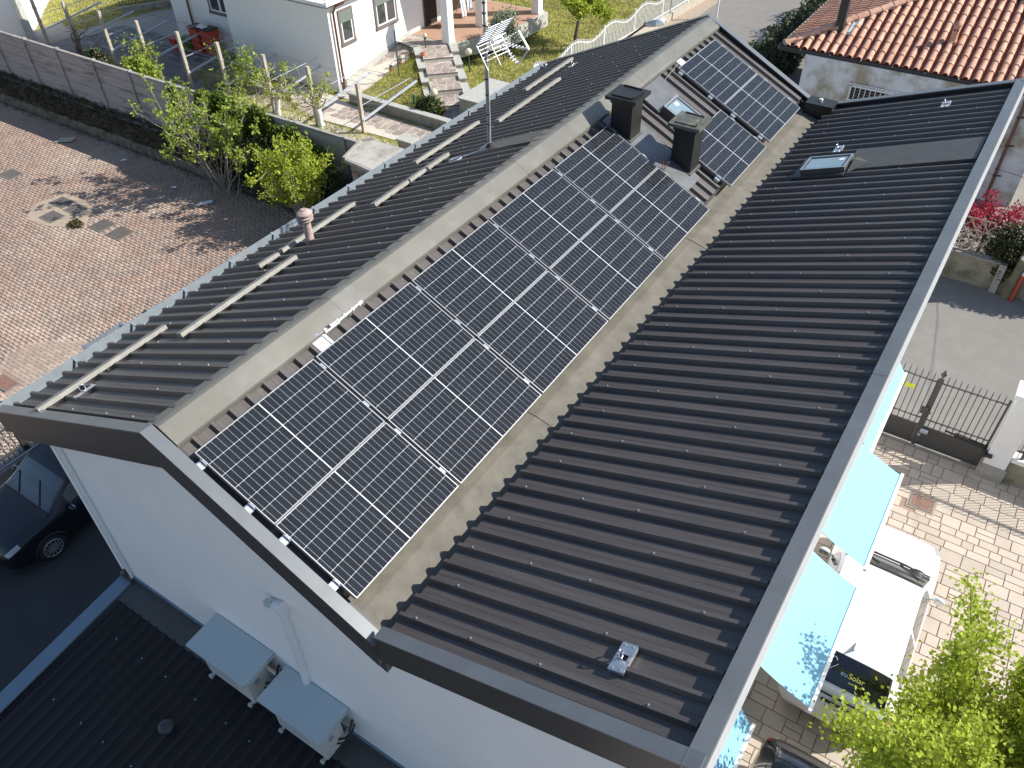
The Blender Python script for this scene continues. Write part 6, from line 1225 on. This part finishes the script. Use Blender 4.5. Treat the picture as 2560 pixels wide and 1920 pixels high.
def patch(y0, y1, v0, v1, off, ny=14, nv=10, sides=(1, -1), full=False, v0b=None):
    mb = MB()
    def pt(y, v, sx):
        p = surf(y, v, sx); a = surf(min(y + .02, 2.19), v, sx) - surf(max(y - .02, -2.19), v, sx); b = surf(y, min(v + .05, 7), sx) - surf(y, max(v - .05, 0), sx); n = a.cross(b); 
        if n.length < 1e-9: n = Vector((0, 0, 1))
        n.normalize()
        if n.dot(Vector((p.x, 0, p.z - .7))) < 0: n = -n
        return p + n * off
    if full: mb.grid([[pt(y0 + (y1 - y0) * i / ny, v0 + (7 - v0) * j / nv, 1) for j in range(nv + 1)] + [pt(y0 + (y1 - y0) * i / ny, v0 + (7 - v0) * (nv - 1 - j) / nv, -1) for j in range(nv)] for i in range(ny + 1)])
    else:
        for sx in sides: mb.grid([[pt(y0 + (y1 - y0) * i / ny, v0 + (v1 - v0) * j / nv, sx) for j in range(nv + 1)] for i in range(ny + 1)])
    return mb
def car(loc, rot, label, paint, s=1.0, extra=None):
    t = thing('parked_car', label, 'car', loc, None, rot); t.scale = (s, s, s); ORI[t.name] = Vector((0, 0, 0)); ORI[t.name] = Vector((0, 0, 0))
    ys = np.concatenate([np.linspace(-2.19, 2.19, 64)]); rows = []
    for y in ys: rows.append([surf(y, 7 * j / 28, 1) for j in range(29)] + [surf(y, 7 * (27 - j) / 28, -1) for j in range(28)])
    mb = MB(); mb.grid(rows); n_ = len(rows[0]); mb.f += [tuple(range(n_)), tuple((len(rows) - 1) * n_ + i for i in range(n_ - 1, -1, -1))]; mb.mi += [0, 0]; body = part('body', mb, paint, t, 50)
    part('windscreen', patch(.42, 1.02, 5.15, 7, .005, full=True), M['carglass'], t, 60); part('rear_window', patch(-1.98, -1.58, 5.2, 7, .005, full=True), M['carblack'], t, 60)
    for sx in (1, -1):
        part('side_window', patch(-1.45, -.55, 4.22, 4.82, .004, sides=(sx,)), M['carglass'], t, 60); part('side_window', patch(-.47, .62, 4.22, 4.80, .004, sides=(sx,)), M['carglass'], t, 60)
        part('headlight', patch(1.80, 2.07, 4.0, 4.9, .006, 6, 6, (sx,)), M['lamp'], t, 60); part('tail_light', patch(-2.13, -1.93, 3.75, 4.6, .008, 6, 6, (sx,)), M['tail'], t, 60)
        part('door_line', patch(-.53, -.515, 1.9, 4.15, .003, 2, 10, (sx,)), M['dark'], t); part('door_line', patch(.62, .635, 1.9, 4.15, .003, 2, 10, (sx,)), M['dark'], t)
        mb = MB(); m0 = Vector((sx * .90, .66, .98)); mb.tube([m0 - Vector((sx * .06, 0, .02)), m0 + Vector((sx * .05, 0, 0))], .02, 6); mm = ellip(m0 + Vector((sx * .11, .0, .02)), Vector((sx * .10, -.01, 0)), Vector((0, .055, 0)), Vector((0, 0, .07)), 14, 8); mb.v; o0 = len(mb.v); mb.v += mm.v; mb.f += [tuple(i + o0 for i in f) for f in mm.f]; mb.mi += mm.mi; mir = part('door_mirror', mb, paint, t, 60)
        mb = MB(); mb.obox(m0 + Vector((sx * .115, -.045, .02)), (.08, 0, 0), (0, .008, 0), (0, 0, .05)); part('mirror_glass', mb, M['chrome'], mir)
        for yy in (-1.30, 1.32):
            wz = .315; mb = MB(); A = Vector((sx * .70, yy, wz)); B_ = Vector((sx * .905, yy, wz)); mb.tube([A, A.lerp(B_, .08), A.lerp(B_, .9), B_], [.29, .315, .315, .29], 28); wl_ = part('wheel', mb, M['rubber'], t, 40)
            mb = MB(); mb.tube([B_ + Vector((sx * -.02, 0, 0)), B_ + Vector((sx * .004, 0, 0))], .215, 28); part('hub_backing', mb, M['dark'], wl_); mb = MB(); rim = []
            for k in range(12):
                a = 2 * math.pi * k / 12; d = Vector((0, math.cos(a), math.sin(a))); mb.beam(B_ + d * .03 + Vector((sx * .012, 0, 0)), B_ + d * .20 + Vector((sx * .010, 0, 0)), .03, .014, up=(sx, 0, 0))
            ring = [B_ + Vector((sx * .008, .205 * math.cos(2 * math.pi * k / 28), .205 * math.sin(2 * math.pi * k / 28))) for k in range(29)]; mb.tube(ring, .012, 6, cap=False); mb.tube([B_ + Vector((sx * .004, 0, 0)), B_ + Vector((sx * .02, 0, 0))], .045, 12); part('rim', mb, M['alloy'], wl_, 40)
            mb = MB(); ring = [Vector((sx * .898, yy + .355 * math.cos(math.pi * k / 16), wz + .355 * math.sin(math.pi * k / 16))) for k in range(17)]; mb.tube(ring, .018, 6); part('wheel_arch', mb, M['dark'], t, 60)
    mb = MB(); mb.tube([surf(1.05, 5.2, 1) + Vector((0, .01, .012)), surf(1.07, 6.5, 1) + Vector((0, .01, .012)), surf(1.07, 6.5, -1) + Vector((0, .01, .012)), surf(1.05, 5.2, -1) + Vector((0, .01, .012))], .016, 6); part('scuttle', mb, M['dark'], t); mb = MB(); mb.beam(surf(1.03, 6.2, -1) + Vector((0, 0, .02)), surf(.66, 7, 1) + Vector((-.1, 0, .022)), .018, .012); mb.beam(surf(1.03, 6.6, 1) + Vector((0, 0, .02)), surf(.70, 6, 1) + Vector((0, 0, .022)), .018, .012); part('wiper', mb, M['dark'], t)
    mb = MB(); mb.obox((0, 2.185, .50), (.28, 0, 0), (0, .012, 0), (0, 0, .07)); part('grille', mb, M['dark'], t)
    part('boot_line', patch(-2.11, -2.095, 5.0, 7, .004, 2, 10, full=True), M['dark'], t); part('bonnet_line', patch(1.13, 1.14, 5.0, 7, .003, 2, 10, full=True), M['dark'], t)
    mb = MB(); mb.hexa([(-.015, -1.45, 1.51), (.015, -1.45, 1.51), (.006, -1.28, 1.53), (-.006, -1.28, 1.53), (-.008, -1.50, 1.60), (.008, -1.50, 1.60), (.004, -1.36, 1.56), (-.004, -1.36, 1.56)]); part('shark_fin_aerial', mb, paint, t)
    return t
wc = car((6.55, 7.13, 0), 0, 'white hatchback parked under the awnings with dark rear window lettering', M['carw'], 1.0)
mb = MB(); mb.obox((.12, -2.165, .84), (.28, 0, 0), (0, .010, .003), (0, -.015, .06)); pl = part('number_plate', mb, M['white'], wc); tilt = Matrix.Rotation(R(76), 4, 'X')
text_part('TI·337767', .098, Matrix.Translation((.09, -2.184, .843)) @ tilt, M['dark'], pl); mb = MB(); mb.obox((.35, -2.179, .843), (.022, 0, 0), (0, .004, 0), (0, -.006, .026)); part('red_shield', mb, M['tail'], pl)
mb = MB(); mb.obox((.12, -2.155, .925), (.30, 0, 0), (0, .018, 0), (0, 0, .012)); part('plate_recess', mb, M['dark'], wc); em = ellip(Vector((.02, -2.125, .99)), Vector((.065, 0, 0)), Vector((0, .012, 0)), Vector((0, .004, .036)), 18, 8); part('oval_badge', em, M['chrome'], wc, 60)
mb = MB()
for k in range(5): mb.sphere((.0 + .02 * (k - 2), -2.137, .99 + .008 * (k % 2)), .006, 6, 4)
part('badge_stars', mb, M['dark'], wc)
rw = [o for o in wc.children if o.name.startswith('rear_window')][0]
# orientation on the rear glass: follow the real surface slope
pA, pB = surf(-1.93, 7, 1), surf(-1.66, 7, 1); vdir = (pB - pA).normalized(); ang_ = math.atan2(vdir.z, vdir.y)
def on_glass(x, y): p = surf(y, 7 - abs(x) / .55 * .9, 1 if x > 0 else -1); return Matrix.Translation(Vector((x, p.y, p.z)) + Vector((0, -math.sin(ang_), math.cos(ang_))) * .016) @ Matrix.Rotation(ang_, 4, 'X')
glow = mat('yellow_print', (.62, .62, .16), .6); greyp = mat('grey_blue_print', (.22, .33, .40), .6)
text_part('eu', .12, on_glass(.0, -1.82), greyp, rw); text_part('Solar', .12, on_glass(.19, -1.82), glow, rw); text_part('ENERGY 4.0', .04, on_glass(.20, -1.89), glow, rw)
mb = MB()
def onp(x, y): return on_glass(x, y).translation
for c_, r_ in (((-.22, -1.70), .05), ((-.30, -1.72), .05)): mb.tube([onp(c_[0] + r_ * math.cos(a / 10 * 6.28), c_[1] + r_ * .8 * math.sin(a / 10 * 6.28)) for a in range(8)], .004, 4)
mb.tube([onp(-.36, -1.86), onp(-.24, -1.84), onp(-.13, -1.74)], .004, 4); part('plug_logo', mb, M['winwhite'], rw)
mb = MB(); mb.v; mm = ellip(Vector((.52, 1.0, 1.06)), Vector((.13, .04, 0)), Vector((-.02, .08, 0)), Vector((0, 0, .045)), 14, 8); part('dark_bag', mm, M['dark'], wc, 60); mb = MB(); mb.tube([(.58, .95, 1.04), (.70, .82, 1.03), (.76, .72, 1.02)], .015, 6); part('bag_strap', mb, M['dark'], wc)
car((-9.2, 1.72, -.8), math.pi, 'dark blue saloon in deep shade beside the gable wall', M['card'], 1.02)
car((6.72, 1.84, 0), math.pi, 'black car with bright red tail light at the bottom edge, behind the white one', M['carb'], 1.0)
# ================================================================ DRIVEWAY FENCE ON THE LEFT
t = thing('driveway_fence', 'dark iron fence on a rough low wall beside the dark saloon', 'fence', (-11.3, 1, -.8)); mb = MB(); mb.box(-11.35, -11.05, -14, 5.8, -.9, -.35); part('wall_body', mb, M['concrete'], t)
mb = MB(); mb.box(-11.38, -11.20, -14, 5.8, -.35, -.30); part('coping', mb, M['concrete'], t)
for z in (-.12, .80): mb = MB(); mb.beam((-11.2, -14, z), (-11.2, 5.8, z), .045, .05); part('rail', mb, M['irongr'], t)
for i in range(150): mb = MB(); y = -13.9 + i * .131; mb.beam((-11.2, y, -.30), (-11.2, y, 1.1), .016, .016, up=(0, 1, 0)); part('bar', mb, M['irondk'], t)
for y in (-4.5, -1.5, 1.72, 5.7): mb = MB(); mb.box(-11.26, -11.14, y - .06, y + .06, -.32, 1.2); part('post', mb, M['irondk'], t)
for y in (.6, 3.2): mb = MB(); mb.beam((-11.2, y, -.12), (-11.2, y + .9, .80), .03, .03, up=(1, 0, 0)); part('brace', mb, M['irongr'], t)
mb = MB(); mb.beam((-10.98, -14, -.2), (-10.98, 5.8, -.2), .05, .05); part('pipe_rail', mb, M['pipegrey'], t)
# ladder-like galvanised frame hanging beyond the left gutter
t = thing('galvanised_frame', 'galvanised frame held out from the wall just beyond the left gutter', 'frame', (-5.7, 2.1, 5.2)); mb = MB()
for x in (-5.74, -5.57): mb.beam((x, 1.75, 5.2), (x, 2.5, 5.2), .03, .05)
for y in (1.77, 2.48): mb.beam((-5.78, y, 5.2), (-5.53, y, 5.2), .05, .06)
part('frame_rails', mb, M['alu'], t)
for y in (1.85, 2.4): mb = MB(); mb.beam((-5.6, y, 5.17), (-3.99, y, 4.9), .035, .035); part('wall_arm', mb, M['alu'], t)
# ================================================================ TREE BY THE FORECOURT
random.seed(91); t = thing('lime_green_tree', 'big bright lime-green tree in spring leaf at the lower right corner', 'tree', (8.95, 3.5, 0)); mb = MB(); mb.tube([(9.0, 3.5, -.05), (8.95, 3.5, 1.0), (8.9, 3.5, 1.7)], [.15, .12, .11], 12); part('trunk', mb, M['bark'], t, 60); segs = []; tips = []
for k in range(18):
    a = 6.28 * k / 18 + random.uniform(-.25, .25); up_ = random.uniform(.25, 1.6); grow((8.9, 3.5, 1.3 + .5 * random.random()), (math.cos(a) * 1.1, math.sin(a), up_), 1.65, .05, 3, segs, tips, .42, .10, (2, 3), .66, .09, .008)
branches('branches', segs, M['bark'], t); P, D = scatter(tips, 36, .11); leaves('foliage', P, .058, M['leafy'], t, 'stuff', dirs=D, jit=1.0, asp=.8)
